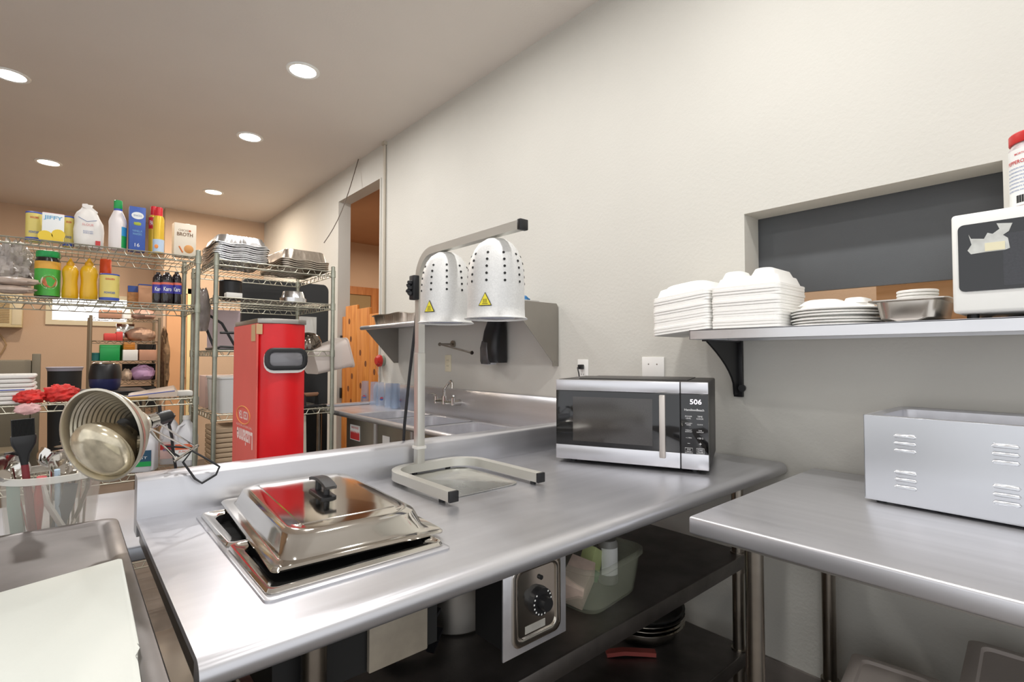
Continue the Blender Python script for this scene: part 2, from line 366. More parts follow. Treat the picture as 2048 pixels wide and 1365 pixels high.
# chafing lid
ld = thing('chafing_dish_lid', 'polished steel roll-edged dome lid with black handle over the food well', 'lid', (.462, 1.208, TZ + .0135), math.radians(-3.2))
g = G()
g.loft([rr(.338, .545, .012, .004), rr(.342, .549, .014, .0), rr(.342, .549, .014, .003), rr(.335, .542, .014, .007), rr(.308, .515, .02, .005), rr(.298, .504, .034, .006), rr(.290, .496, .04, .012),
        rr(.277, .480, .05, .035), rr(.270, .471, .05, .0425), rr(.254, .453, .05, .0465), rr(.238, .437, .05, .0475), rr(.200, .372, .006, .048, n=4), rr(.196, .368, .006, .0497, n=4), rr(.05, .1, .005, .051)], False, True)
add('dome', g, M_CHROME, ld, smooth=30)
g = G(); g.M = Matrix.Translation((0, 0, -.032)); g.loft([rr(.036, .105, .01, .0825), rr(.036, .105, .01, .087), rr(.03, .1, .01, .089)])
g.cyl((0, -.03, .088), (0, -.03, .112), .0075, .0065, 12).cyl((0, .03, .088), (0, .03, .112), .0075, .0065, 12)
g.tube([(0, -.06, .110), (0, -.045, .1145), (0, -.02, .118), (0, 0, .1195), (0, .02, .118), (0, .045, .1145), (0, .06, .110)], 0, sq=(.013, .0035))
add('handle', g, M_BLACK, ld)

# ================================================================== HEAT LAMP STAND
hl = thing('heat_lamp', 'freestanding two-bulb aluminium food heat lamp on a U-shaped bar foot', 'heat lamp', (.9, 1.3, TZ))
O = Vector((.9, 1.3, TZ))
H = lambda g: (setattr(g, 'M', Matrix.Translation(-O)), g)[1]
xl, xr, yf, yb, R_ = .768, 1.085, 1.115, 1.482, .085
pts = [(xl, yf, 0)]
for k in range(0, 9): a = PI - PI / 2 * k / 8; pts.append((xl + R_ + R_ * math.cos(a), yb - R_ + R_ * math.sin(a), 0))
for k in range(0, 9): a = PI / 2 - PI / 2 * k / 8; pts.append((xr - R_ + R_ * math.cos(a), yb - R_ + R_ * math.sin(a), 0))
pts.append((xr, yf, 0)); zb = TZ + .024
add('base_bar', H(G()).tube([(x, y, zb) for x, y, _ in pts], 0, sq=(.0135, .0135)), M_BAR, hl)
for x in (xl, xr): add('end_cap', H(G()).box(x - .0145, x + .0145, yf - .008, yf + .002, zb - .0145, zb + .0145, .002), M_BLACK, hl)
for x, y in ((xl, yf + .05), (xr, yf + .03), (.87, yb), (xl + .02, yb - .08), (1.0, yb)): add('rubber_foot', H(G()).cyl((x, y, TZ), (x, y, TZ + .011), .009), M_RUB, hl)
px_, py_ = .885, 1.479
add('lower_post', H(G()).box(px_ - .0135, px_ + .0135, py_ - .0135, py_ + .0135, zb + .013, 1.30, .002), M_BAR, hl)
pts = [(px_, py_, 1.298), (px_, py_, 1.54)]; ra = .085; za = 1.629
for k in range(1, 11): a = PI / 2 * k / 10; pts.append((px_, py_ - ra + ra * math.cos(a), 1.544 + ra * math.sin(a)))
pts.append((px_ + .008, .985, za + .004))
add('upper_arm', H(G()).tube(pts, 0, sq=(.0118, .0118)), M_BAR, hl)
add('end_cap', H(G()).box(px_ - .006, px_ + .022, .974, .988, za - .010, za + .018, .002), M_BLACK, hl)
add('tape_collar', H(G()).box(px_ - .017, px_ + .017, py_ - .017, py_ + .017, .985, .995, .001), M_WPLAS, hl)
g = H(G()); g.box(px_ - .034, px_ - .0125, py_ - .018, py_ + .014, 1.475, 1.555, .003)
for k in range(5): g.blob((px_ - .037, py_ - .002 + .008 * (k % 2), 1.495 + .009 * k), (.011, .012, .008), k, .4, flat=False, seg=10, rings=6)
add('cord_clamp', g, M_RUB, hl)
pts = []
for t, (a, b) in enumerate([(836, 555), (838, 600), (834, 650), (828, 700), (822, 750), (817, 800), (812, 850), (809, 900)]):
    q = P(a - 3, b, y=1.49 + t * .014); pts.append(q)
pts += [Vector((pts[-1].x, 1.63, .8)), Vector((pts[-1].x, 1.65, .5))]
add('power_cord', H(G()).tube(pts, .0052, 8), M_RUB, hl)
M_YEL = mat('yellow_warning_label', '#f2e23c', .5)
M_INW = mat('heat_lamp_glass', '#8f95a5', .15)
for k, yy in enumerate((1.343, 1.095)):
    c = Vector((.897, yy, 0)); z0, z1 = 1.392, 1.617
    prof = [(.079, z0 + .004), (.0795, z0 + .03), (.079, z0 + .10), (.0765, z0 + .135), (.071, z0 + .163), (.061, z0 + .189), (.047, z0 + .208), (.028, z0 + .2205), (.010, z0 + .2245)]
    g = H(G()); g.lathe([(.0785, z0 + .012), (.079, z0 + .003), (.087, z0 - .001), (.088, z0 + .001), (.0805, z0 + .006)] + prof[1:], 40, c[:2], False, True)
    sh = add('lamp_shade', g, M_ALU, hl, smooth=60)
    g = H(G())
    for q in range(10):
        a = math.radians(36 * q + 22 + k * 10)
        for j, (hz) in enumerate((.098, .117, .136, .155, .174)):
            r = (.0790 if hz < .11 else .0780 if hz < .125 else .0765 if hz < .14 else .0735 if hz < .16 else .0672)
            n_ = Vector((math.cos(a), math.sin(a), (0, .08, .12, .32, .55)[j])).normalized(); p = Vector((c.x + r * math.cos(a), c.y + r * math.sin(a), z0 + hz))
            g.cyl(p - n_ * .001, p + n_ * .0012, .0034, seg=10)
    add('vent_holes', g, M_BLACKM, sh)
    g = H(G()); a = math.radians(-150 if k else -161)
    n_ = Vector((math.cos(a), math.sin(a), 0)); s_ = Vector((-n_.y, n_.x, 0)); p = Vector((c.x, c.y, z0 + .03)) + n_ * .081
    def tri(g, sc, off, z=0):
        vs = []
        for u, v in ((-.019, 0), (.019, 0), (0, .036)):
            for o_ in (0, .0006): vs.append(g.v(p + s_ * u * sc + Vector((0, 0, v * sc + z)) + n_ * (o_ + off)))
        g.face([vs[0], vs[2], vs[4]]); g.face([vs[1], vs[3], vs[5]]); g.face([vs[0], vs[1], vs[3], vs[2]]); g.face([vs[2], vs[3], vs[5], vs[4]]); g.face([vs[4], vs[5], vs[1], vs[0]])
    tri(g, 1, 0); lb = add('warning_label', g, M_BLACKM, sh, smooth=0)
    g = H(G()); tri(g, .86, .0008, .0018); add('label_face', g, M_YEL, lb, smooth=0)
    g = H(G())
    for u in (-.004, 0, .004): g.tube([p + n_ * .002 + s_ * (u + .0012 * (-1) ** j) + Vector((0, 0, .008 + .0025 * j)) for j in range(5)], .0005, 4)
    g.tube([p + n_ * .002 + s_ * u + Vector((0, 0, .0055)) for u in (-.008, .008)], .0006, 4)
    add('hot_surface_symbol', g, M_BLACKM, lb, smooth=0)
    g = H(G()); g.lathe([(.02, z0 + .09), (.03, z0 + .06), (.058, z0 + .02), (.06, z0 + .008), (.05, z0 + .001), (.02, z0 - .001)], 28, c[:2])
    add('bulb', g, M_INW, sh)
# steel mesh tray lying inside the foot
g = G(); g.loft([rr(.255, .30, .03, 0), rr(.258, .303, .03, .004), rr(.245, .29, .025, .0045), rr(.235, .28, .02, .002)], True, True)
add('drip_tray', g, mat('crumpled_foil_sheet', '#cfd0cd', .25, 1, bump=1.0, bscale=14, rvar=.12), label='thin shiny tray sheet lying inside the heat lamp foot', cat='tray', loc=(.925, 1.318, TZ + .0006))

# ================================================================== COUNTER MICROWAVE
mw = thing('microwave_oven', 'black and steel countertop microwave with clock display on the peninsula table', 'microwave', (1.4855, 1.0865, TZ), math.radians(-66))
wd, dp, z0, z1 = .529, .37, .014, .304
h = wd / 2
g = G(); g.box(-h, h, .012, dp, z0, z1, .006); g.box(-h + .07, h - .07, .06, dp - .03, z1, z1 + .003, .001)
add('body', g, mat('dark_grey_case', '#3c3a39', .42, .3, bump=.1, bscale=400), mw)
for x in (-h + .05, h - .05):
    for y in (.05, dp - .05): add('foot', G().cyl((x, y, 0), (x, y, z0 + .001), .014), M_BLACK, mw)
xs = h - .088
M_MSTEEL = mat('microwave_steel_trim', '#d8d8dc', .3, .9, bump=.01, bscale=60, stretch=(2, 40, 40))
dr = add('door', G().box(-h, xs - .0015, -.002, .012, z0 + .052, z1 - .04, .002), M_GLASSB, mw)
add('top_trim', G().box(-h, xs - .0015, -.004, .012, z1 - .04, z1 - .001, .002), M_MSTEEL, dr)
add('bottom_trim', G().box(-h, xs - .0015, -.004, .012, z0, z0 + .052, .002), M_MSTEEL, dr)
add('window', G().loft([[(x, y, z) for x, z in ((-h + .065, z0 + .068), (xs - .092, z0 + .068), (xs - .092, z1 - .062), (-h + .065, z1 - .062))] for y in (-.0018, -.0027)]), mat('door_window_mesh', '#3f3c3a', .1, coat=.5, var=.1, vscale=300), dr)
hd = G(); hd.box(xs - .065, xs - .045, -.035, -.02, z0 + .035, z1 - .045, .003)
for z in (z0 + .06, z1 - .075): hd.box(xs - .061, xs - .049, -.022, .0, z - .008, z + .008)
add('handle', hd, mat('satin_handle', '#c9c2bb', .35, .8), dr)
cp = add('control_panel', G().box(xs + .0015, h, -.002, .012, z0 + .052, z1 - .04, .002), M_GLASSB, mw)
add('top_trim', G().box(xs + .0015, h, -.004, .012, z1 - .04, z1 - .001, .002), M_MSTEEL, cp)
add('bottom_trim', G().box(xs + .0015, h, -.004, .012, z0, z0 + .052, .002), M_MSTEEL, cp)
M_DISP = mat('clock_digits', '#fff2ff', .4, emit=2.5)
M_WTXT = mat('white_lettering', '#e4e4e4', .5)
pc = (xs + h) / 2; yt = -.0028
text('506', M_DISP, cp, (pc + .005, yt, z1 - .066), FRONT, .036, .016)
text('HamiltonBeach', M_WTXT, cp, (pc, yt, z1 - .093), FRONT, .062, bold=.01)
for r, (a, b) in enumerate([('POWER\nLEVEL', 'TIME\nCOOK'), ('KITCHEN\nTIMER', 'CLOCK'), ('WEIGHT\nDEFROST', 'TIME\nDEFROST'), ('+1 MIN', '+30 S')]):
    for q, s_ in enumerate((a, b)): text(s_, M_WTXT, cp, (pc - .018 + .036 * q, yt, z1 - .118 - .0225 * r), FRONT, .022 if len(s_) > 7 else .018, name='key_lettering')
for q, s_ in enumerate(('–', '+')): text(s_, M_WTXT, cp, (pc - .018 + .036 * q, yt, z1 - .204), FRONT, .008, name='key_lettering')
for q, s_ in enumerate(('STOP\nCANCEL', 'START\nPAUSE')):
    cx = pc - .018 + .036 * q; g = G(); g.tube([(cx - .012, yt - .0003, z1 - .236), (cx + .012, yt - .0003, z1 - .236), (cx + .012, yt - .0003, z1 - .219), (cx - .012, yt - .0003, z1 - .219)], .0006, 4, close=True)
    add('key_outline', g, M_WTXT, cp, smooth=0); text(s_, M_WTXT, cp, (cx, yt, z1 - .2275), FRONT, .018, .011, name='key_lettering')

# ================================================================== RIGHT TABLE, WARMER
rt = thing('prep_table', 'smaller stainless prep table along the wall under the right shelf', 'table', (1.57, 0, 0))
ro = Vector((1.57, 0, 0)); Rr = lambda g: (setattr(g, 'M', Matrix.Translation(-ro)), g)[1]
rx0, rx1, ry0, ry1 = 1.15, 1.975, -1.3, .665
g = Rr(G()); g.box(rx0, rx1, ry0, ry1, TZ - .042, TZ, .006, 3); add('tabletop', g, M_STEELY, rt)
g = Rr(G()); g.box(rx0 + .03, rx1 - .03, ry0 + .03, ry1 - .04, TZ - .055, TZ - .0425); add('under_frame', g, M_DULL, rt)
for x, y in ((1.235, .545), (1.905, .60), (1.235, -1.2), (1.905, -1.2)):
    add('leg', Rr(G()).cyl((x, y, .02), (x, y, TZ - .05), .0205, seg=20).lathe([(.022, 0), (.028, .01), (.021, .03)], 16, (x, y)).cyl((x, y, .18), (x, y, .235), .027, seg=20), M_PIPE, rt)
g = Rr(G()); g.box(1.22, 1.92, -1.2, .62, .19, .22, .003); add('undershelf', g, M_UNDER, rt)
M_CARD = mat('beige_tray_lids', '#bfb5ae', .6, var=.05)
for lab, x, y, a, b, hh_, rz_ in (('lower beige lidded tote on the low shelf of the prep table, nearest the wall leg', 1.68, .385, .30, .21, .175, .12), ('taller beige lidded tote further right on the low shelf of the prep table', 1.70, .10, .32, .27, .31, .06)):
    t = thing('storage_tote', lab, 'tote', (x, y, .2205), rz_, 'beige totes under the prep table')
    add('tote_body', G().loft([rr(a - .04, b - .04, .02, 0), rr(a - .015, b - .015, .02, hh_ - .02)]), M_CARD, t)
    g = G(); g.loft([rr(a, b, .02, hh_ - .02), rr(a + .004, b + .004, .02, hh_ - .004), rr(a - .01, b - .01, .02, hh_), rr(a - .05, b - .05, .02, hh_), rr(a - .06, b - .06, .02, hh_ - .008)]); add('tote_lid', g, M_CARD, t)

wm = thing('food_warmer', 'rectangular stainless countertop food warmer with louvred front on the prep table', 'food warmer', (1.797, .14, TZ), math.radians(-91.2))
# local: x along front (to the right), y to the wall
w2, d2, hh = .555, .35, .232; q = w2 / 2
M_WARM = mat('warmer_steel', '#d4d6da', .28, .95, bump=.012, bscale=50, stretch=(30, 30, 2), rvar=.015)
g = G(); zf = .008
def plate(g, a): g.box(*a, .0008, 1)
plate(g, (-q, q, -d2 / 2, -d2 / 2 + .003, zf, hh)); plate(g, (-q, q, d2 / 2 - .003, d2 / 2, zf, hh)); plate(g, (-q, -q + .003, -d2 / 2, d2 / 2, zf, hh)); plate(g, (q - .003, q, -d2 / 2, d2 / 2, zf, hh)); g.box(-q, q, -d2 / 2, d2 / 2, zf, zf + .004)
add('casing', g, M_WARM, wm)
g = G(); g.loft([rr(w2 - .002, d2 - .002, .006, hh - .003), rr(w2, d2, .006, hh), rr(w2 - .02, d2 - .02, .02, hh + .001), rr(w2 - .035, d2 - .035, .03, hh - .006), rr(w2 - .055, d2 - .05, .03, hh - .155), rr(w2 - .09, d2 - .09, .02, hh - .162)], False, True)
add('well', g, M_STEELY, wm)
for x in (-.187, 0, .187):
    for zc in (.165, .072):
        g = G()
        for k in range(3):
            z = zc + .0185 - .0185 * k; g.loft([[(x + u, -d2 / 2 - dy, z + v * s_ + dz) for u, v in ((-.020, -.0055), (.020, -.0055), (.024, 0), (.020, .0055), (-.020, .0055), (-.024, 0))] for s_, dy, dz in ((1, 0, 0), (.75, .003, -.0005), (.35, .0045, -.001))])
        add('louvre', g, M_WARM, wm)
for x in (-q + .03, q - .03):
    for y in (-d2 / 2 + .03, d2 / 2 - .03): add('foot', G().cyl((x, y, 0), (x, y, zf + .001), .012), M_BLACK, wm)
g = G(); g.cyl((-q, -.05, .075), (-q - .016, -.05, .075), .021, .018, 20)
for k in range(12):
    a = k * PI / 6; g.cyl((-q - .002, -.05 + .02 * math.cos(a), .075 + .02 * math.sin(a)), (-q - .016, -.05 + .018 * math.cos(a), .075 + .018 * math.sin(a)), .003, seg=6)
add('control_knob', g, M_BLACK, wm)

# ================================================================== LEFT TABLE, CUTTING BOARD
lt_ = thing('prep_counter', 'left stainless counter with raised rounded rim holding the cutting board', 'table', (-.438, 1.1, 0))
lo = Vector((-.45, 1.1, 0)); g = G(); g.M = Matrix.Translation(-lo)
g.loft([rr(1.1, .88, .03, TZ - .045, -.46, 1.135), rr(1.104, .884, .03, TZ - .04, -.46, 1.135), rr(1.104, .884, .03, TZ - .006, -.46, 1.135), rr(1.098, .878, .028, TZ, -.46, 1.135), rr(1.06, .84, .025, TZ, -.46, 1.135), rr(1.045, .825, .02, TZ - .006, -.46, 1.135)])
add('countertop', g, M_WORN, lt_)
g = G(); g.M = Matrix.Translation(-lo)
g.box(-1.0, .08, .74, 1.54, .12, TZ - .046); add('cabinet_body', g, M_DULL, lt_)
for x in (-.95, .04):
    for y in (.78, 1.5): g = G(); g.M = Matrix.Translation(-lo); g.cyl((x, y, 0), (x, y, .12), .02); add('leg', g, M_PIPE, lt_)
g = G(); g.prism([(-.42, 1.075), (-.42, .66), (.062, .66), (.068, .668), (.073, .70), (.073, .80), (.0775, .815), (.078, .835), (.082, .85), (.0885, 1.222), (.083, 1.2265)], 'z', 0, .013, .003)
cb = add('cutting_board', g, M_BOARD, label='large white plastic cutting board with nicked edge on the left counter', cat='cutting board', loc=(.0, 0, TZ - .0055))

# ================================================================== STEEL STAND BEHIND THE LEDGE, DISPENSER, TUB, CLAMP LAMP
sz = .80
st = thing('equipment_stand', 'low stainless stand behind the ledge, carrying the tub and red dispenser', 'table', (.2, 1.98, 0))
so = Vector((.2, 1.98, 0)); S = lambda g: (setattr(g, 'M', Matrix.Translation(-so)), g)[1]
add('stand_top', S(G()).box(-.75, 1.15, 1.64, 2.34, sz - .04, sz, .005, 3), mat('pale_stand_top', '#cdd2da', .3, .6, bump=.03, rvar=.05), st)
for x in (-.7, 1.1):
    for y in (1.69, 2.29): add('leg', S(G()).cyl((x, y, 0), (x, y, sz - .04), .02, seg=16), M_PIPE, st)
add('undershelf', S(G()).box(-.7, 1.1, 1.69, 2.29, .25, .28, .003), M_DULL, st)

dx0, dx1, dy0, dy1 = .515, .680, 1.95, 2.28; dz = 1.418
td = thing('tea_dispenser', 'tall red drink dispenser with oval window and steel rim behind the ledge', 'dispenser', (.6, 2.1, sz))
do = Vector((.6, 2.1, sz)); D = lambda g: (setattr(g, 'M', Matrix.Translation(-do)), g)[1]
g = D(G()); arc = [(dx0, dy1)] + [(dx0, dy0 + .02)] + [(dx0 + (dx1 - dx0) * t, dy0 + .02 - .035 * math.sin(PI * t) ** .8) for t in [k / 14 for k in range(1, 14)]] + [(dx1, dy0 + .02), (dx1, dy1)]
g.prism(arc, 'z', sz, dz - .012)
add('body', g, M_RED, td, smooth=30)
g = D(G()); g.prism([(dx0 - .003, dy1), (dx0 - .003, dy0 + .01), (dx0 + .04, dy0 - .012), (dx1 - .035, dy0 - .016), (dx1 + .003, dy0 + .012), (dx1 + .003, dy1)], 'z', dz - .011, dz + .006, .002)
add('rim', g, M_DULL, td)
sp = add('side_panel', D(G()).box(dx0 - .006, dx0 - .0005, dy0 + .006, dy1, sz + .004, dz - .012), M_SALMON, td, smooth=0)
M_WW = mat('faded_white_print', '#f4d9d2', .6)
SIDE = (PI / 2, 0, -PI / 2)
lp = Vector((dx0 - .0062, 0, 0))
text('Luzianne', M_WW, sp, Vector((lp.x, 2.10, .985)) - do, (PI / 2, PI, -PI / 2), .22, .062, bold=.03)
text('THE TASTE OF THE SOUTH', M_WW, sp, Vector((lp.x, 2.11, 1.028)) - do, (PI / 2, PI, -PI / 2), .22, .008)
text('ICED TEA', M_WW, sp, Vector((lp.x, 2.12, 1.068)) - do, (PI / 2, PI, -PI / 2), .13, .03, bold=.02)
g = D(G()); g.tube([Vector((lp.x - .0005, 2.12 + .095 * math.cos(a), 1.068 + .033 * math.sin(a))) for a in [2 * PI * k / 28 for k in range(28)]], .002, 5, close=True)
add('oval_emblem', g, mat('faded_yellow_print', '#eda35a', .6), sp)
add('torn_tape', D(G()).box(dx0 - .008, dx0 - .0065, dy0 + .02, dy0 + .07, dz - .075, dz - .015).box(dx0 - .008, dx0 + .012, dy0 + .004, dy0 + .0058, dz - .05, dz - .014), mat('tan_tape', '#c9a67c', .6), sp)
cxw = (dx0 + dx1) / 2; g = D(G())
def oval(g, w_, h_, y, z, th):
    m0 = g.M.copy(); g.M = m0 @ Matrix.Translation((cxw, y, z)) @ Matrix.Rotation(PI / 2, 4, 'X'); g.loft([rr(w_, h_, h_ * .38, 0), rr(w_, h_, h_ * .38, th), rr(w_ - .006, h_ - .006, h_ * .36, th + .002)]); g.M = m0
def ovalring(g, w_, h_, wi, hi, y, z, th):
    m0 = g.M.copy(); g.M = m0 @ Matrix.Translation((cxw, y, z)) @ Matrix.Rotation(PI / 2, 4, 'X'); g.loft([rr(wi, hi, hi * .3, 0), rr(w_, h_, h_ * .38, 0), rr(w_, h_, h_ * .38, th), rr(w_ - .01, h_ - .01, h_ * .36, th + .003), rr(wi, hi, hi * .3, th + .002), rr(wi, hi, hi * .3, 0)], False, False); g.M = m0
zw = 1.279
oval(g, .147, .088, 1.924, zw - .006, .006); wi = add('window_backing', g, M_WPLAS, td)
g = D(G()); ovalring(g, .147, .08, .115, .05, 1.9165, zw, .006); add('window_frame', g, M_BLACK, wi)
g = D(G()); oval(g, .115, .052, 1.9155, zw, .0015); add('window_glass', g, mat('smoky_window', '#77767a', .12, coat=.4), wi)

# utensil tub
M_CLEAR = mat('translucent_polypropylene', '#d8d4c8', .3, alpha=.26)
M_CLEARR = mat('tub_rim_plastic', '#f0eee6', .4, alpha=.75)
tc_ = Vector((-.018, 1.79, sz))
tu = thing('utensil_tub', 'large round translucent plastic tub full of utensils behind the left counter', 'tub', tc_)
g = G(); g.lathe([(.078, .0), (.084, .003), (.100, .188), (.098, .188), (.082, .006), (.03, .005)], 40, cap0=True, cap1=True); add('tub_wall', g, M_CLEAR, tu)
g = G(); g.lathe([(.099, .176), (.105, .178), (.105, .194), (.099, .194)], 40, cap0=False, cap1=False); add('rim', g, M_CLEARR, tu)
M_MAROON = mat('maroon_handle', '#7b2c34', .4); M_RDH = mat('red_handle', '#c8323a', .35)
def stick(name, lab, cat, p0, p1, r, m, parts=None, grp='utensils standing in the tub'):
    """a utensil from foot p0 to top p1 (relative to tub)"""
    t = thing(name, lab, cat, tc_, group=grp)
    add('handle', G().cyl(p0, p1, r, r * .8, 10), m, t); return t, Vector(p1), (Vector(p1) - Vector(p0)).normalized()
t, p, d = stick('basting_brush', 'black silicone basting brush with maroon handle upright in the tub', 'brush', (-.03, -.05, .012), (-.052, -.060, .23), .009, M_MAROON)
g = G(); g.M = Matrix.Translation(p) @ Matrix.Rotation(.05, 4, 'Z') @ Matrix.Rotation(-.05, 4, 'Y')
g.loft([rr(.014, .014, .005, -.005), rr(.022, .016, .006, .02), rr(.044, .02, .006, .045), rr(.048, .02, .006, .06), rr(.046, .018, .006, .066)]); add('ferrule', g, M_BLACK, t)
g = G(); g.M = Matrix.Translation(p) @ Matrix.Rotation(.05, 4, 'Z') @ Matrix.Rotation(-.05, 4, 'Y')
for i in range(21):
    for j in range(6): g.cyl((-.0195 + .00195 * i, -.007 + .0028 * j, .064), (-.0195 + .00195 * i, -.007 + .0028 * j, .106), .0016, .0015, 4)
add('bristles', g, M_BLACKM, t)
def ladle(lab, p0, p1, r, seed):
    t = thing('ladle', lab, 'ladle', tc_, group='utensils standing in the tub')
    add('handle', G().cyl(p0, p1, .004, .004, 8), M_CHROME, t)
    g = G(); g.M = Matrix.Translation(p1) @ Matrix.Rotation(seed, 4, 'Z') @ Matrix.Rotation(.9, 4, 'X')
    g.lathe([(.002, -r), (r * .5, -r * .87), (r * .87, -r * .5), (r, 0), (r * 1.06, .002), (r * .95, -.002), (r * .8, -r * .45), (r * .4, -r * .8)], 24); add('bowl', g, M_CHROME, t)
ladle('steel ladle with round bowl at the left edge of the tub', (-.04, .0, .01), (-.075, -.045, .218), .036, .6)
ladle('steel ladle with round bowl beside the basting brush, right side of the tub', (.02, -.01, .01), (.028, -.045, .215), .036, .2)
ladle('steel ladle behind the basting brush, tilted back in the tub', (.0, .03, .01), (-.005, .045, .225), .03, 2)
def tongs(lab, p0, p1, m, m2, bend):
    t = thing('tongs', lab, 'tongs', tc_, group='utensils standing in the tub')
    p0, p1 = Vector(p0), Vector(p1); s_ = Vector((.014, .004, 0))
    for q in (-1, 1):
        add('arm', G().tube([p0 + s_ * q * .2, p0.lerp(p1, .5) + s_ * q * bend, p1 + s_ * q * .35], .0055, 6), m, t)
        add('grip', G().tube([p0.lerp(p1, .8) + s_ * q * .75, p1 + s_ * q * .35 + Vector((0, 0, .002))], .0085, 8), m2, t)
    return t
tongs('red-gripped metal tongs leaning to the right in the tub', (.03, .03, .01), (.075, .015, .255), M_CHROME, M_RDH, 1.4)
tongs('plain metal tongs leaning right toward the clamp lamp', (.015, .05, .01), (.05, .05, .27), M_CHROME, M_CHROME, 1.2)
tongs('black-gripped metal tongs at the far left of the tub', (-.03, .04, .01), (-.08, .02, .245), M_CHROME, M_BLACK, 1.2)
g = G(); g.cyl((-.035, -.03, .01), (-.02, -.06, .19), .013, .010, 12); add('turner', g, M_RDH, label='thick red utensil handle seen through the front of the tub', cat='utensil', loc=tc_, group='utensils standing in the tub')
g = G(); g.tube([(.045, -.045, .012), (.02, -.058, .06), (-.01, -.06, .125), (-.02, -.062, .17)], 0, sq=(.013, .003)); add('scraper', g, M_WPLAS, label='cream plastic scraper slanting across the inside of the tub', cat='utensil', loc=tc_, group='utensils standing in the tub')
g = G(); g.tube([(.0, -.02, .01), (.03, -.055, .12), (.035, -.062, .165)], 0, sq=(.014, .004)); add('spatula', g, mat('grey_blue_plastic', '#4d5866', .5), label='dark grey-blue spatula inside the tub, right of the scraper', cat='utensil', loc=tc_, group='utensils standing in the tub')
g = G(); g.tube([(-.06, .0, .01), (-.07, -.035, .12), (-.072, -.045, .18)], 0, sq=(.012, .004)); add('serving_spoon', g, mat('teal_plastic', '#9dc0b5', .5), label='pale teal utensil handle at the left inside the tub', cat='utensil', loc=tc_, group='utensils standing in the tub')
g = G(); g.cyl((.015, -.03, .01), (.008, -.066, .205), .007, .006); add('spoon_handle', g, mat('pale_blue_plastic', '#bcd3e6', .4), label='pale blue utensil handle beside the maroon brush handle', cat='utensil', loc=tc_, group='utensils standing in the tub')
for k in range(4):
    g = G(); g.tube([(.03 + .011 * k, .03, .01), (.03 + .013 * k, .035, .2), (.02 + .012 * k, .04, .225 + .012 * k)], .003, 6).blob((.018 + .010 * k, .04, .235 + .013 * k), (.028, .02, .004), k, .1, flat=False, seg=12, rings=6)
    add('serving_spoon', g, M_CHROME, label='steel serving spoon fanned out at the back of the tub', cat='spoon', loc=tc_, group='steel spoons fanned at the back of the tub')

# clamp lamp
mc = P(203, 871, y=1.43); rd = (mc - Vector((0, 0, HCAM))).normalized(); rgt = rd.cross(Vector((0, 0, 1))).normalized(); upv = rgt.cross(rd)
ax = (-rd * .66 - rgt * .74 - upv * .20).normalized()      # the way the mouth faces
q_ = ax.to_track_quat('Z', 'Y').to_matrix().to_4x4()
cl = thing('clamp_lamp', 'spun aluminium clamp lamp with dirty bulb, gripping the end of the ledge', 'lamp', mc)
def CL(g, tilt=None): g.M = q_.copy() if tilt is None else tilt; return g
Rm = .0995; prof = [(Rm + .004, 0), (Rm + .0045, .003), (Rm, .004), (Rm - .004, -.004)]
for k in range(27):
    t = k / 26; r = Rm - .005 - (Rm - .030) * t ** 1.2 - (.0016 if k % 2 else 0); prof.append((r, -.012 - .082 * t))
rip = prof + [(.02, -.098), (.022, -.101), (.030, -.098)] + [(r + .003, z) for r, z in prof[::-1][:27]] + [(Rm + .002, -.003)]
add('reflector', CL(G()).lathe(rip, 56, cap0=False, cap1=False), mat('reflector_aluminium', '#cfc8b8', .3, .85, var=.06, vscale=20), cl, smooth=25)
add('socket', CL(G()).cyl((0, 0, -.113), (0, 0, -.135), .019, .019, 20).cyl((0, 0, -.1), (0, 0, -.06), .021, .019, 20), M_CHROME, cl)
add('socket_cap', CL(G()).cyl((0, 0, -.135), (0, 0, -.180), .0185, .016, 16).cyl((0, 0, -.055), (0, 0, -.105), .024, .024, 16), M_BLACK, cl)
add('switch', CL(G()).cyl((0, .015, -.155), (0, .032, -.155), .004, .004, 8), M_BLACK, cl)
bt = (ax - Vector((0, 0, .42)) - rgt * .0).normalized().to_track_quat('Z', 'Y').to_matrix().to_4x4(); bt.translation = ax * -.085
g = CL(G(), bt); g.lathe([(.018, 0), (.021, .02), (.040, .045), (.060, .070), (.068, .086)], 40, cap0=True, cap1=False)
bb = add('bulb', g, mat('silvered_bulb_dirty', '#b5a58a', .14, .9, var=.5, vscale=18), cl, smooth=60)
g = CL(G(), bt); g.lathe([(.068, .086), (.0685, .092), (.064, .103), (.050, .113), (.030, .119), (.008, .121)], 40, cap0=False, cap1=True)
add('bulb_face', g, mat('frosted_bulb_face', '#d9ceb4', .16, .55, var=.35, vscale=26), bb, smooth=60)
# wire arms from the collar to the clamp on the ledge
CLo = lambda g: (setattr(g, 'M', Matrix.Translation(-mc)), g)[1]
a0 = P(290, 852, y=1.47); b0 = P(384, 900, y=1.50); a1 = P(300, 836, y=1.5); b1 = P(392, 895, y=1.52); cz0 = P(354, 921, y=1.50)
g = CLo(G()); g.tube([a0, b0], .0022, 6).tube([a1, b1], .0022, 6).tube([a0 + Vector((0, .02, 0)), cz0], .0022, 6).cyl(a0 + Vector((-.01, 0, 0)), a1 + Vector((.006, 0, 0)), .006, seg=8)
g.tube([cz0 + Vector((-.006, 0, -.002)), b0, b1 + Vector((.004, 0, .004))], .0035, 6)
add('wire_arm', g, M_CHROME, cl)
j = [P(384, 902, y=1.495), P(425, 925, y=1.485), P(439, 934, y=1.485), P(432, 950, y=1.485), P(404, 967, y=1.49), P(390, 958, y=1.495), P(366, 925, y=1.50)]
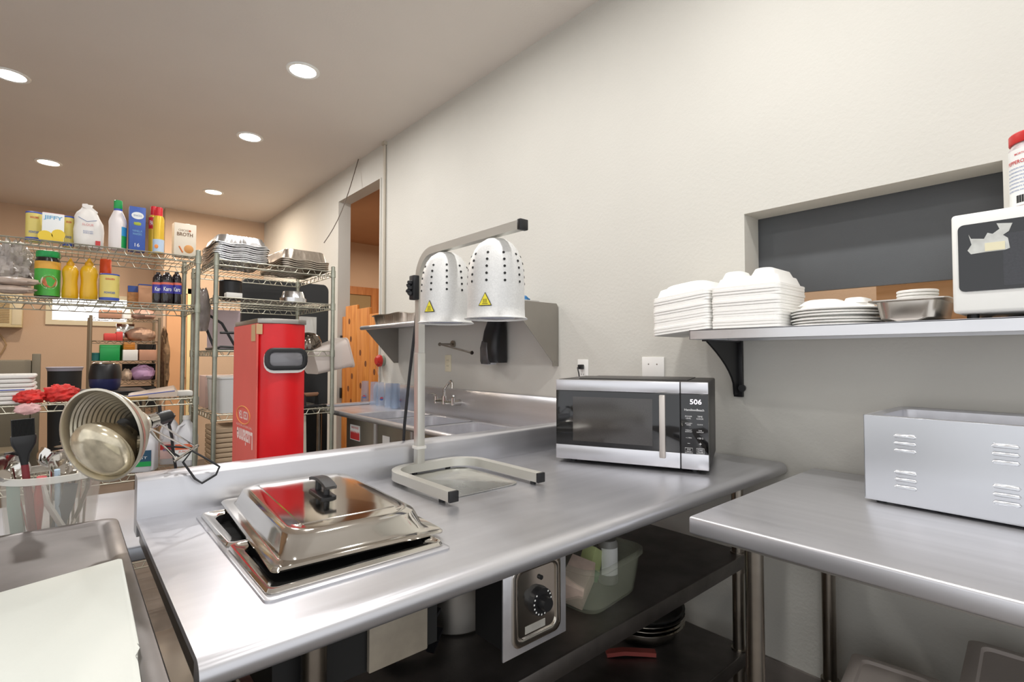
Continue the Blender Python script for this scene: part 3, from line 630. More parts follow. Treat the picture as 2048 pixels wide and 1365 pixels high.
k_ = [P(390, 897, y=1.54), P(330, 893, y=1.585), P(336, 900, y=1.585), P(360, 915, y=1.59), Vector((.27, 1.585, .975)), Vector((.26, 1.58, 1.02))]
add('jaw', CLo(G()).tube(j, .0028, 6, close=True), M_RUB, cl); add('jaw', CLo(G()).tube([k_[0], k_[1], k_[2], k_[3]], .0026, 6), M_RUB, cl)
pe = mc + ax * -.18; add('cord', CLo(G()).tube([pe, pe + Vector((.012, .0, .0)), P(338, 850, y=1.54), P(344, 875, y=1.57), P(345, 895, y=1.6), Vector((.235, 1.61, .93)), Vector((.235, 1.615, .82))], .0035, 6), M_RUB, cl)

# ================================================================== WIRE RACKS
def shelf_mesh(W_, D_, dense=.026):
    g = G(); r = .0028
    for z in (0, -.032):
        for y in (0, D_): g.cyl((0, y, z), (W_, y, z), .0034, seg=6)
        for x in (0, W_): g.cyl((x, 0, z), (x, D_, z), .0034, seg=6)
    def zig(p, q, L_):
        n = max(2, round(L_ / .075)); pts = []
        for i in range(n):
            for t, zz in ((0, -.003), (.32, -.003), (.5, -.029), (.82, -.029)): pts.append(Vector(p).lerp(Vector(q), (i + t) / n) + Vector((0, 0, zz)))
        g.tube(pts, .0026, 5)
    for y in (0, D_): zig((0, y, 0), (W_, y, 0), W_)
    for x in (0, W_): zig((x, 0, 0), (x, D_, 0), D_)
    n = round(W_ / dense)
    for i in range(1, n): g.cyl((W_ * i / n, 0, .002), (W_ * i / n, D_, .002), .0017, seg=4)
    for t in (.33, .67): g.cyl((0, D_ * t, -.003), (W_, D_ * t, -.003), .003, seg=5)
    return g
def rack(lab, x0, x1, y0, y1, zs, top, far=False):
    t = thing('wire_rack', lab, 'rack', ((x0 + x1) / 2, y0, 0)); o = Vector(((x0 + x1) / 2, y0, 0))
    s0 = None
    for z in zs:
        if s0 is None: s0 = add('wire_shelf', shelf_mesh(x1 - x0, y1 - y0), M_WIRE, t, loc=(x0 - o.x, 0, z)); s0.location = (x0 - o.x, 0, z)
        else: k = dup(s0, loc=(x0 - o.x, 0, z), parent=t)
    p0 = None
    for x in (x0, x1):
        for y in (y0, y1):
            if p0 is None:
                g = G(); g.cyl((0, 0, .02), (0, 0, top), .0127, seg=14).lathe([(.013, top), (.013, top + .006), (.008, top + .009)], 14).lathe([(.012, 0), (.022, .004), (.012, .02)], 12)
                for z in zs: g.cyl((0, 0, z - .038), (0, 0, z + .008), .0165, .0155, 14)
                n = int(top / .0254)
                for i in range(1, n): g.lathe([(.0129, i * .0254), (.0133, i * .0254 + .001), (.0129, i * .0254 + .002)], 10, cap0=False, cap1=False)
                p0 = add('post', g, M_POST, t, loc=(x - o.x, y - y0, 0))
            else: dup(p0, loc=(x - o.x, y - y0, 0), parent=t)
    return t
R1Y, R1X1 = 3.36, .560; R2Y = 3.38
rack('wide chrome wire shelving rack on the left stocked with groceries', -.68, R1X1, R1Y, R1Y + .45, [1.853, 1.575, 1.052, .665, .2], 1.885)
rack('square wire shelving rack with foil pans on top, right of the grocery rack', .655, 1.35, R2Y, R2Y + .70, [1.857, 1.636, 1.322, .945, .45], 1.885)
ZA, ZB, ZC, ZD = 1.8575, 1.5795, 1.0565, .6695          # deck heights rack 1
Z2A, Z2B, Z2C, Z2D = 1.8615, 1.6405, 1.3265, .9495

# ------------- groceries: helpers
def cyl_item(name, lab, cat, px0, px1, pyt, z, y, parts, grp=None):
    """parts: list of (part name, material, [(r frac, h frac)...])"""
    d = dia(px0, px1, y); xm = P((px0 + px1) / 2, 700, y=y).x
    hh_ = P((px0 + px1) / 2, pyt, y=y).z - z
    t = thing(name, lab, cat, (xm, y, z), group=grp)
    for nm, m, prof in parts: add(nm, G().lathe([(r * d / 2, h_ * hh_) for r, h_ in prof], 28), m, t, smooth=35)
    return t, d / 2, hh_
def curved_patch(r, a0, a1, z0, z1, n=10, th=.0006):
    g = G(); ring = []
    for k in range(n + 1):
        a = a0 + (a1 - a0) * k / n; c, s = math.cos(a), math.sin(a); ring.append([(r * c, r * s, z0), (r * c, r * s, z1), ((r + th) * c, (r + th) * s, z1), ((r + th) * c, (r + th) * s, z0)])
    return g.loft(ring)
def cyl_text(s, m, t, r, z, w_, h_, a=-PI / 2, bold=.02, rot=0):
    o = text(s, m, t, (0, 0, 0), (0, 0, 0), w_, h_, bold=bold)
    for v in o.data.vertices:
        u, vv = v.co.x, v.co.y; th = a + u / r; v.co = Vector(((r + .0012) * math.cos(th), (r + .0012) * math.sin(th), z + vv))
    return o
def box_item(name, lab, cat, px0, px1, pyt, z, y, dpt, m, rz=0, grp=None, bev=.002):
    x0, x1 = span(px0, px1, y); hh_ = P((px0 + px1) / 2, pyt, y=y).z - z; w_ = (x1 - x0) - (dpt * .25 if False else 0)
    t = thing(name, lab, cat, ((x0 + x1) / 2, y + dpt / 2, z), rz, grp)
    add('carton', G().box(-w_ / 2, w_ / 2, -dpt / 2, dpt / 2, 0, hh_, bev), m, t); return t, w_, hh_
M_CANY = mat('pale_yellow_label', '#e2cf74', .4, var=.04); M_BLUE = mat('blue_plastic_lid', '#3d56b4', .35); M_TANC = mat('tan_canister', '#dcc493', .45)
M_JW = mat('white_card', '#eef0ee', .5); M_PINK = mat('pink_card', '#e98a8f', .5); M_MUF = mat('muffin_yellow', '#eccb3c', .5); M_LBLUE = mat('light_blue_print', '#7fb5d8', .5)
M_BPRINT = mat('grey_blue_print', '#6a7fb0', .5); M_RPRINT = mat('red_print', '#cc3a3a', .5)
def canister(lab, px0, px1, pyt, z, y, grp=None):
    t, r, h_ = cyl_item('canister', lab, 'canister', px0, px1, pyt, z, y, [('can', M_CANY, [(.97, 0), (.97, .95)]), ('lid', M_BLUE, [(.98, .95), (1, .955), (1, .995), (.96, 1)])], grp)
    add('base_band', curved_patch(r * .972, -PI, 0, .003, h_ * .13), M_BLUE, t)
    text_ = cyl_text('POWDER', M_BPRINT, t, r, h_ * .30, r * 1.1, h_ * .08); cyl_text('GOLDEN', M_RPRINT, t, r, h_ * .8, r * .9, h_ * .06)
    return t
canister('pale yellow canister with blue lid, leftmost on the top shelf', 43, 81, 425, ZA, R1Y + .11, 'yellow canisters')
canister('pale yellow canister with blue lid, right of the white and yellow muffin mix box', 119, 143, 433, ZA, R1Y + .16, 'yellow canisters')
t, w_, h_ = box_item('muffin_mix_box', 'white and yellow muffin mix box with pink top on the top shelf', 'box', 77, 122, 426, ZA, R1Y + .03, .05, M_JW)
add('box_top', G().box(-w_ / 2 + .001, w_ / 2 - .001, -.024, .024, h_, h_ + .0012), M_PINK, t)
text('JIFFY', M_LBLUE, t, (0, -.0256, h_ * .82), FRONT, w_ * .86, h_ * .17, bold=.03)
g = G(); g.box(-w_ / 2 + .001, w_ / 2 - .001, -.0262, -.0252, .002, h_ * .22)
for x, z, r in ((-.028, .022, .028), (.02, .036, .026)): g.cyl((x, -.0252, z), (x, -.0266, z), r, seg=18)
add('printed_muffins', g, M_MUF, t, smooth=0)
# flour bag
M_BAGW = mat('white_paper_bag', '#ece8e2', .6, bump=.5, bscale=18)
xa, xb = span(141, 203, R1Y + .10); fb = thing('flour_bag', 'white paper flour bag with folded top and red mark on the top shelf', 'bag', ((xa + xb) / 2, R1Y + .13, ZA))
wb = xb - xa; hb = P(170, 407, y=R1Y + .1).z - ZA
def wob(pts, s, amp): return [Vector(p) + Vector((noise.noise(Vector(p) * 22 + Vector((s, 0, 0))) * amp, noise.noise(Vector(p) * 22 + Vector((0, s, 3))) * amp, 0)) for p in pts]
g = G(); g.loft([wob(rr(wb * a, .1 * b, .03, hb * c_, cx_, 0, sub=6), 2, .008) for a, b, c_, cx_ in ((.84, .9, 0, .0), (.93, 1, .04, 0), (.98, 1.02, .2, 0), (.97, 1, .4, 0), (.94, 1, .56, -.002), (.86, .9, .7, -.005), (.7, .7, .8, -.008), (.48, .4, .88, -.01), (.36, .24, .95, -.008), (.3, .2, 1, 0))])
add('bag_body', g, M_BAGW, fb)
add('folded_flap', G().prism([(-.03, hb * .93), (.03, hb * .80), (.034, hb * .84), (-.01, hb * 1.005), (-.03, hb * .99)], 'y', -.024, .0), M_BAGW, fb)
add('red_mark', G().box(.026, .046, -.0555, -.052, .006, .035), M_RPRINT, fb)
text('FLOUR', mat('pink_print', '#e09090', .5), fb, (-.005, -.0545, hb * .5), FRONT, .045, .012); text('BLEACHED\nENRICHED', M_BPRINT, fb, (-.004, -.0545, hb * .33), FRONT, .04, .016)
g = G(); g.tube([(-.045, -.050, hb * .66), (-.01, -.054, hb * .57), (.03, -.052, hb * .62)], .0012, 4); add('printed_line', g, M_BPRINT, fb)
# white bottle, green cap
M_GRN = mat('green_plastic', '#1fa050', .4)
t, r, h_ = cyl_item('dressing_bottle', 'white faceted bottle with tall green cap on the top shelf', 'bottle', 211, 249, 401, ZA, R1Y + .09, [('bottle', mat('white_bottle', '#f1e9e6', .35), [(.9, 0), (.97, .03), (.97, .48), (1, .56), (.9, .62), (.6, .74), (.44, .80), (.42, .83)]), ('cap', M_GRN, [(.44, .83), (.48, .84), (.47, .99), (.42, 1)])])
add('neck_band', curved_patch(r * .45, -PI, 0, h_ * .79, h_ * .83), M_BLUE, t)
add('side_label', curved_patch(r * .972, -PI * .38, -PI * .02, h_ * .04, h_ * .46), M_GRN, t); add('label_top', curved_patch(r * .976, -PI * .38, -PI * .05, h_ * .28, h_ * .46), mat('sky_blue_label', '#3a98cf', .4), t)
# blue carton
M_BBOX = mat('blue_card', '#3b5cae', .45, var=.1, vscale=12)
t, w_, h_ = box_item('biscuit_carton', 'tall blue carton with white oval on the top shelf', 'box', 253, 286, 413, ZA, R1Y + .05, .055, M_BBOX)
g = G(); g.M = Matrix.Translation((0, -.0278, h_ * .80)) @ Matrix.Rotation(PI / 2, 4, 'X'); g.loft([[(w_ * .38 * math.cos(a), h_ * .08 * math.sin(a), z) for a in [2 * PI * k / 24 for k in range(24)]] for z in (0, .0008)]); add('white_oval', g, M_JW, t)
text('SNACKS', M_BPRINT, t, (0, -.0292, h_ * .80), FRONT, w_ * .5, h_ * .04); g = G(); g.blob((0, -.0278, h_ * .62), (.018, .001, .009), 3, .5, flat=False); add('printed_pieces', g, mat('olive_print', '#a8b43a', .5), t)
text('VANILLA\nWAFERS', M_LBLUE, t, (0, -.0282, h_ * .42), FRONT, w_ * .6, h_ * .12); text('16', M_JW, t, (0, -.0282, h_ * .14), FRONT, w_ * .3, h_ * .08)
# spray cans
M_SPY = mat('yellow_spray_can', '#e8be3a', .3, .2); M_RCAP = mat('red_cap', '#d6222c', .35)
for lab, a, b, tp, yy, cap, txt_ in (('red-capped cooking spray can, left of the pair, mostly hidden', 292, 313, 413, .1, .80, 'PAM'), ('red-capped yellow cooking spray can, right front of the pair', 301, 324, 415, .06, .82, None)):
    t, r, h_ = cyl_item('cooking_spray', lab, 'spray can', a, b, tp, ZA, R1Y + yy, [('can', M_SPY, [(.96, 0), (1, .02), (1, .74), (.85, .80), (.6, .82)]), ('cap', M_RCAP, [(.68, .80), (.68, .98), (.6, 1)])], 'cooking spray cans')
    if txt_: add('red_label', curved_patch(r * 1.002, -PI * .95, -PI * .3, h_ * .52, h_ * .76), M_RCAP, t); cyl_text('PAM', M_JW, t, r * 1.02, h_ * .64, r * 1.1, h_ * .1, -PI * .62)
    else:
        add('white_label', curved_patch(r * 1.002, -PI, 0, h_ * .03, h_ * .30), mat('pale_blue_label', '#c3d6ea', .4), t); add('egg_print', G().blob((-.012, -r - .0006, h_ * .14), (.009, .0012, .011), 1, .1, flat=False), mat('orange_print', '#ef9040', .4), t)
# broth
M_CREAM = mat('cream_carton', '#efe3cf', .5)
t, w_, h_ = box_item('broth_carton', 'cream chicken broth carton at the right end of the top shelf', 'carton', 343, 388, 447, ZA, R1Y + .06, .06, M_CREAM, .05)
add('pour_cap', G().cyl((.016, 0, h_), (.016, 0, h_ + .006), .012, seg=16), M_JW, t)
M_BRN = mat('brown_print', '#7a5a3c', .5); text('CHICKEN', M_BRN, t, (-.004, -.0306, h_ * .79), FRONT, w_ * .55, h_ * .06); text('BROTH', M_BRN, t, (-.002, -.0306, h_ * .67), FRONT, w_ * .72, h_ * .11, bold=.02)
g = G(); g.M = Matrix.Translation((.018, -.0305, h_ * .24)) @ Matrix.Rotation(PI / 2, 4, 'X'); g.lathe([(.024, 0), (.022, .0012)], 20); add('soup_print', g, mat('soup_print', '#d99a56', .5), t)
g = G(); g.tube([(-.03, -.0306, h_ * .3), (-.012, -.0306, h_ * .12)], .004, 6); add('carrot_print', g, mat('carrot_print', '#d2763c', .5), t)
add('dot_print', G().cyl((.022, -.0302, h_ * .79), (.022, -.031, h_ * .79), .006), mat('orange_dot', '#df7a4e', .5), t)
# dark pans glimpsed under the top deck
# ------------- second shelf
M_PLB = mat('clear_bag_plastic', '#c6beb8', .22, bump=1, bscale=25, alpha=.85, var=.3, vscale=14)
for k, (lab, a, b, tp, bt_, yy) in enumerate((('crinkled grey plastic bag, tall one at the left of the second shelf', -2, 62, 484, 560, .15),)):
    xa, xb = span(a - 30, b, R1Y + yy); h_ = P(30, tp, y=R1Y + yy).z - ZB
    g = G(); g.blob((0, 0, h_ * .5), ((xb - xa) / 2, .11, h_ * .52), 4, .34, 3.4, 56, 40); add('plastic_bag', g, M_PLB, label=lab, cat='bag', loc=((xa + xb) / 2, R1Y + yy + .1, ZB + .004))
M_BEAN = mat('beige_bag_plastic', '#b3a193', .35, bump=.8, bscale=25, var=.2, vscale=18)
for k, (a, b, z_, lab) in enumerate(((-40, 70, .028, 'flat beige plastic bag, lowest at the left of the second shelf'), (-35, 78, .068, 'flat beige plastic bag lying on another at the left of the second shelf'))):
    xa, xb = span(a, b, R1Y + .04); add('food_bag', G().blob((0, 0, 0), ((xb - xa) / 2, .045, .021), k + 8, .15, 3, 24, 12, flat=False), M_BEAN, label=lab, cat='bag', loc=((xa + xb) / 2, R1Y + .045, ZB + z_), group='flat beige bags on the second shelf')
t, r, h_ = cyl_item('topping_jar', 'large jar with green lid and salad picture on the second shelf', 'jar', 65, 118, 504, ZB, R1Y + .12, [('jar', mat('dark_jar', '#2b2420', .2), [(.92, 0), (1, .02), (1, .80), (.9, .84), (.9, .88)]), ('lid', M_GRN, [(.92, .87), (.95, .88), (.95, .99), (.9, 1)])])
add('label', curved_patch(r * 1.004, -PI, 0, h_ * .05, h_ * .78), mat('green_label', '#48a83e', .4, var=.15, vscale=30), t); add('label_band', curved_patch(r * 1.014, -PI, -PI * .05, h_ * .62, h_ * .78), mat('amber_band', '#e0a63c', .4), t)
g = G()
for rr_, m_, nm in ((.034, mat('salad_plate_print', '#d8cbb8', .5), 'plate_print'), (.027, mat('salad_print', '#b8693e', .5, var=.5, vscale=60), 'salad_print')):
    g = G(); ring = []
    for k in range(24):
        a = 2 * PI * k / 24; u = rr_ * math.cos(a) + .008; th_ = -PI / 2 + u / r; R2 = r * 1.018 + (.001 if nm[0] == 's' else 0); ring.append((R2 * math.cos(th_), R2 * math.sin(th_), h_ * .34 + rr_ * 1.05 * math.sin(a)))
    g.face([g.v(p) for p in ring]); add(nm, g, m_, t, smooth=0)
M_MUST = mat('mustard_yellow', '#e0ae18', .3, coat=.3)
for lab, a, b in (('yellow mustard squeeze bottle, left one beside the green-lidded jar', 120, 154), ('yellow mustard squeeze bottle, right one', 156, 193)):
    cyl_item('mustard_bottle', lab, 'bottle', a, b, 517, ZB, R1Y + .10, [('bottle', M_MUST, [(.9, 0), (1, .03), (1, .2), (.9, .38), (.9, .48), (1, .62), (1, .70), (.82, .78), (.62, .82)]), ('cap', mat('mustard_cap', '#d59a10', .35), [(.5, .82), (.5, .88), (.22, .95), (.12, 1)])], 'mustard bottles')
t, r, h_ = cyl_item('cooking_spray', 'spray can with orange-red cap behind the yellow canister on the second shelf', 'spray can', 194, 221, 519, ZB, R1Y + .26, [('can', mat('grey_white_can', '#c9cdd6', .3, .4), [(.96, 0), (1, .02), (1, .56), (.8, .6)]), ('cap', mat('orange_cap', '#dc4e1a', .35), [(.9, .6), (.92, .62), (.88, .98), (.8, 1)])])
canister('pale yellow canister with blue lid, beside the mustard on the second shelf', 195, 237, 549, ZB, R1Y + .09, 'yellow canisters')
t, w_, h_ = box_item('snack_box', 'small blue and orange box behind the middle of the second shelf', 'box', 253, 276, 572, ZB, R1Y + .34, .05, mat('orange_blue_card', '#c9915a', .5, var=.3, vscale=40))
add('blue_corner', G().box(-w_ / 2, w_ / 2 + .001, -.0262, -.0252, h_ * .7, h_), M_BBOX, t)
t, w_, h_ = box_item('brown_carton', 'plain peach-brown carton with blue edge on the second shelf', 'box', 275, 301, 569, ZB, R1Y + .3, .06, mat('peach_card', '#d9a47e', .6)); add('blue_edge', G().box(-w_ / 2, w_ / 2, -.0312, .03, h_ - .006, h_ + .0006), M_BBOX, t)
M_SYR = mat('dark_syrup', '#1c1416', .15, coat=.5); M_KLAB = mat('violet_blue_label', '#3d3a9e', .4)
for lab, a, b, yy in (('dark syrup bottle with blue label, left of three', 302, 325, .07), ('dark syrup bottle with blue label, middle of three', 319, 344, .045), ('dark syrup bottle with blue label, right of three', 340, 361, .07)):
    t, r, h_ = cyl_item('syrup_bottle', lab, 'bottle', a, b, 545, ZB, R1Y + yy, [('bottle', M_SYR, [(.9, 0), (1, .03), (1, .3), (.94, .36), (.94, .6), (1, .68), (.95, .82), (.6, .93), (.4, .95), (.4, 1)])], 'syrup bottles')
    add('label', curved_patch(r * 1.004, -PI, 0, h_ * .33, h_ * .66), M_KLAB, t); add('label_stripe', curved_patch(r * 1.01, -PI, 0, h_ * .6, h_ * .67), mat('coral_stripe', '#e0705a', .4), t); cyl_text('Karo', M_JW, t, r * 1.02, h_ * .46, r * 1.3, h_ * .13)
# ------------- third shelf: towels, mesh bags, zip bags
M_TOW = mat('white_towel', '#e9e7e2', .9, bump=.8, bscale=160)
for k in range(7):
    xa, xb = span(-60, 70 - (k % 3) * 2, R1Y + .1); dz_ = .0205
    g = G(); g.loft([rr(xb - xa, .3, .02, .001), rr(xb - xa + .012, .312, .025, .006), rr(xb - xa + .012, .312, .025, .014), rr(xb - xa, .3, .02, .0195)])
    t = add('folded_towel', g, M_TOW, label=('folded white towel on top of the stack on the third shelf' if k == 6 else 'folded white towel with a blue stripe in the stack on the third shelf' if k == 3 else 'plain folded white towel inside the stack at the left of the third shelf'), cat='towel', group='stack of folded white towels', loc=((xa + xb) / 2 + .002 * math.sin(k * 2), R1Y + .2, ZC + k * dz_))
    if k == 3: add('stripe', G().box(-(xb - xa) / 2, (xb - xa) / 2 - .03, -.1575, -.155, .008, .012), M_BLUE, t)
def cloth_bag(name, lab, px0, px1, pyt, pyb, y, m, seed, group, cat='bag', z=ZC, dy=.06):
    xa, xb = span(px0, px1, y); zt = P((px0 + px1) / 2, pyt, y=y).z; zb_ = max(z, P((px0 + px1) / 2, pyb, y=y).z)
    g = G(); g.blob((0, 0, (zt - zb_) * .45), ((xb - xa) / 2, dy, (zt - zb_) * .56), seed, .28, 3.0, 48, 30); return add(name, g, m, label=lab, cat=cat, group=group, loc=((xa + xb) / 2, y + dy, zb_ + .004), smooth=60)
M_RMESH = mat('red_mesh_bag', '#dc3a34', .6, bump=1, bscale=70, var=.25, vscale=25)
cloth_bag('mesh_bag', 'red mesh produce bag at the left of the third shelf, beside the towels', 26, 92, 782, 828, R1Y + .0, M_RMESH, 3, 'red mesh bags')
cloth_bag('mesh_bag', 'red mesh produce bag right of the other one, near the clamp lamp', 88, 162, 772, 820, R1Y + .02, M_RMESH, 6, 'red mesh bags')
M_PINKB = mat('pale_pink_plastic_film', '#e9b9b8', .3, bump=1, bscale=30, var=.15, vscale=20)
xa, xb = span(24, 92, R1Y); g = G(); g.blob((0, 0, -.012), ((xb - xa) / 2 * .8, .014, .026), 9, .35, 3, 24, 12, flat=False); add('film_bag', g, M_PINKB, label='pale pink plastic film bag hanging over the edge of the third shelf', cat='bag', loc=((xa + xb) / 2, R1Y - .026, ZC - .005))
xa, xb = span(165, 250, R1Y + .1)
M_ZIP = mat('clear_zip_bag', '#e6d6c8', .2, bump=.8, bscale=25, alpha=.8)
x0_, x1_ = span(262, 352, R1Y + .12); g = G(); g.loft([[(-.11, -.07, 0), (.11, -.06, 0), (.12, .08, 0), (-.10, .08, 0)], [(-.115, -.07, .01), (.115, -.06, .03), (.12, .08, .05), (-.10, .08, .02)], [(-.10, -.05, .014), (.10, -.05, .04), (.11, .06, .06), (-.09, .06, .026)]])
zb_ = add('zip_bag', g, M_ZIP, label='clear zip food bag with a blue seal at the right end of the third shelf', cat='bag', loc=((x0_ + x1_) / 2, R1Y + .17, ZC + .001))
add('blue_seal', G().cyl((-.115, -.0705, .0135), (.1, -.062, .034), .0025, seg=6), M_BLUE, zb_)
x0_, x1_ = span(250, 300, R1Y + .05); add('food_tray', G().loft([rr(x1_ - x0_, .08, .01, 0), rr(x1_ - x0_ + .01, .09, .01, .013)]), mat('golden_card', '#b99353', .5), label='small flat golden tray in front of the zip bag', cat='tray', loc=((x0_ + x1_) / 2 - .01, R1Y + .047, ZC))
x0_, x1_ = span(357, 393, R1Y + .12); add('napkin_pack', G().box(-(x1_ - x0_) / 2, (x1_ - x0_) / 2, -.06, .06, 0, .03, .006), M_WPLAS, label='small white pack at the right corner of the third shelf', cat='pack', loc=((x0_ + x1_) / 2 - .01, R1Y + .2, ZC))
# ------------- fourth shelf: jugs
M_JUG = mat('milky_jug_plastic', '#e3e4e8', .35, alpha=.9)
def jug(lab, px0, px1, pyt, y, z, labm, handle=True, grp='plastic jugs'):
    d = dia(px0, px1, y); x = P((px0 + px1) / 2, 700, y=y).x; h_ = P((px0 + px1) / 2, pyt, y=y).z - z; r = d / 2
    t = thing('plastic_jug', lab, 'jug', (x, y + r, z), -.35, grp)
    g = G(); g.loft([rr(2 * r * a, 2 * r * a * .95, r * b_, h_ * c_) for a, b_, c_ in ((.9, .4, 0), (1, .45, .03), (1, .45, .56), (.96, .6, .64), (.78, .75, .76), (.45, .44, .86), (.36, .35, .88), (.34, .33, .92))]); add('jug_body', g, M_JUG, t)
    g = G(); g.lathe([(r * .37, h_ * .92), (r * .38, h_ * .93), (r * .37, h_), (r * .3, h_)], 18); add('cap', g, M_WPLAS, t)
    if handle: add('handle', G().tube([(-r * .1, -r * .45, h_ * .84), (-r * .5, -r * .9, h_ * .80), (-r * .72, -r * 1.12, h_ * .68), (-r * .62, -r * 1.06, h_ * .52)], r * .13, 8), M_JUG, t)
    if labm:
        lb_ = add('label', G().box(-r * .8, r * .8, -r * .953 - .0016, -r * .94, h_ * .12, h_ * .45), labm[0], t)
        add('label_band', G().box(-r * .8, r * .8, -r * .953 - .0022, -r * .953 - .0014, h_ * labm[2], h_ * labm[3]), labm[1], lb_)
        text('JUICE' if labm[2] > .3 else 'BEST', labm[4], lb_, (0, -r * .953 - .003, h_ * .3), FRONT, r, h_ * .05)
    return t
M_OR = mat('orange_label', '#e8734a', .45)
jug('milk-white handled jug with orange and white label, rightmost on the fourth shelf', 357, 402, 833, R1Y + .02, ZD, (M_JW, M_OR, .34, .45, M_OR))
jug('milk-white jug with pinkish label behind the handled jug', 327, 368, 829, R1Y + .14, ZD, (mat('pinkish_label', '#e7c8c4', .5), M_RPRINT, .3, .4, M_BPRINT))
jug('milk-white jug with green and navy label, left of the other jugs', 268, 322, 848, R1Y + .0, ZD, (mat('navy_label', '#27506b', .45), M_GRN, .12, .22, M_JW), False)
cyl_item('white_bucket', 'pale plastic bucket behind the jugs on the fourth shelf', 'bucket', 196, 262, 850, ZD, R1Y + .12, [('bucket', M_WPLAS, [(.86, 0), (.98, .95)]), ('lid', M_WPLAS, [(1, .94), (1, 1)])])

# ================================================================== RACK 2 CONTENTS
def foil_pan(w_, d_, h_, up=False, r=.04, rip=.0022, wave=0, sub=16, parts=True):
    """an aluminium pan, turned over unless up"""
    s_ = 1 if up else -1; z = lambda q: q if up else h_ - q
    R = []
    for a, q, rp in ((.80, 0.0, 0), (.83, .004, rip), (.93, h_ - .006, rip), (.95, h_ - .002, 0), (1.0, h_ - .002, 0), (1.012, h_ - .006, 0), (1.012, h_, 0), (.93, h_, 0)):
        R.append(rr(w_ * a, d_ * (1 - (1 - a) * w_ / d_), r, z(q), sub=sub, rip=rp, wave=wave if a > .94 else 0))
    g = G(); g.loft(R, True, False)
    if up is False: pass
    return g
def stack(name, mesh_fn, n, pitch, labs, cat, group, loc, rz, m, jit=.004, tilt=0):
    o0 = None
    for k in range(n):
        lab = labs[1] if k == n - 1 else labs[0]
        p = Vector(loc) + Vector((random.uniform(-jit, jit), random.uniform(-jit, jit), k * pitch))
        if o0 is None: o0 = add(name, mesh_fn(), m, label=lab, cat=cat, group=group, loc=p, rz=rz)
        else: o = dup(o0, loc=p, rz=rz + random.uniform(-.02, .02), label=lab)
stack('foil_pan', lambda: foil_pan(.30, .42, .058, wave=.004), 9, .0125, ('upturned aluminium foil pan inside the taller bright stack on the square rack', 'crumpled upturned foil pan topping the taller bright stack on the square rack'), 'foil pan', 'bright foil pans, tall stack on the square rack', (.80, R2Y + .22, Z2A), 0, M_FOIL, .005)
stack('foil_pan', lambda: foil_pan(.31, .46, .075, wave=.004), 5, .0125, ('upturned foil pan with brownish rim in the lower stack, right on the square rack', 'crimped upturned foil pan topping the lower stack at the right of the square rack'), 'foil pan', 'foil pans, right stack on the square rack', (1.178, R2Y + .25, Z2A), .04, M_FOILD, .005)
stack('foil_cup', lambda: foil_pan(.15, .15, .05, r=.06, sub=10, rip=.002), 5, .006, ('upturned foil bowl inside the small stack on the second deck of the square rack', 'upturned foil bowl on top of the small stack on the second deck'), 'foil bowl', 'small foil bowls on the square rack', (1.13, R2Y + .12, Z2B), .3, M_FOIL, .002)
# black pot, label box
t, r, h_ = cyl_item('stock_pot', 'black pot behind the left post on the second deck of the square rack', 'pot', 436, 482, 561, Z2B, R2Y + .2, [('pot', M_BLACK, [(.9, 0), (1, .04), (1, .9), (1.05, .92)]), ('lid', M_BLACK, [(1.04, .92), (.98, .97), (.3, 1)])])
x0_, x1_ = span(448, 480, R2Y + .06); add('white_box', G().box(-(x1_ - x0_) / 2, (x1_ - x0_) / 2, -.03, .03, 0, .03, .003), M_WPLAS, label='small white flat box in front of the black pot', cat='box', loc=((x0_ + x1_) / 2, R2Y + .05, Z2B))
# black folding table leaning behind the rack
g = G(); g.M = Matrix.Rotation(PI / 2, 4, 'X'); bx0, bx1 = span(482, 656, 4.19); bt_ = P(600, 566, y=4.19).z
g.loft([rr(.82, bt_ - .01, .05, -.025), rr(.83, bt_, .055, -.02), rr(.83, bt_, .055, .02), rr(.82, bt_ - .01, .05, .025)])
ft = add('folded_table', g, mat('black_moulded_table', '#2a2b2c', .6, bump=.3, bscale=200), label='black folded plastic table with rounded corners standing behind the square rack', cat='table', loc=((bx0 + bx1) / 2, 4.21, bt_ / 2 + .001))
ft.scale = ((bx1 - bx0) / .83, 1, 1)
# 3rd deck
M_MIRR = mat('brown_grey_film', '#8f8580', .25, bump=.8, bscale=20, var=.3, vscale=10)
t = thing('tubular_stand', 'small black tubular stand tilted at the left on the third deck of the square rack', 'stand', (.80, R2Y + .28, Z2C))
g = G(); g.tube([(-.13, -.2, .006), (-.1, -.2, .02), (.12, -.2, .012)], .007, 8).tube([(-.12, .1, .006), (.12, .1, .01)], .007, 8).tube([(-.12, -.2, .01), (-.12, .1, .01)], .007, 8); add('base_frame', g, M_BLACK, t)
g = G(); g.tube([(-.13, -.18, .015), (-.21, -.1, .27)], .008, 8).tube([(-.02, -.18, .03), (-.09, -.18, .16), (-.19, -.12, .24)], .008, 8).tube([(-.10, -.18, .105), (.12, -.18, .105)], .008, 8); add('back_frame', g, M_BLACK, t)
x_ = P(624, 700, y=R2Y + .14).x; t = thing('bowl_lid', 'dark steel bowl lid on the third deck, right of the red dispenser', 'lid', (x_ - .02, R2Y + .16, Z2C))
add('dome', G().lathe([(.09, 0), (.092, .006), (.088, .06), (.07, .1), (.04, .12), (.012, .125)], 28), mat('tinted_steel', '#6f655c', .15, .9), t); add('rim', G().lathe([(.086, 0), (.098, .002), (.098, .006), (.09, .008)], 28), M_BLACK, t)
x0_, x1_ = span(606, 634, R2Y + .4); add('paper_box', G().box(-.06, .055, -.02, .02, 0, .25, .002), M_WPLAS, label='white upright box behind the dark bowl lid', cat='box', loc=(x1_ - .06, R2Y + .42, Z2C))
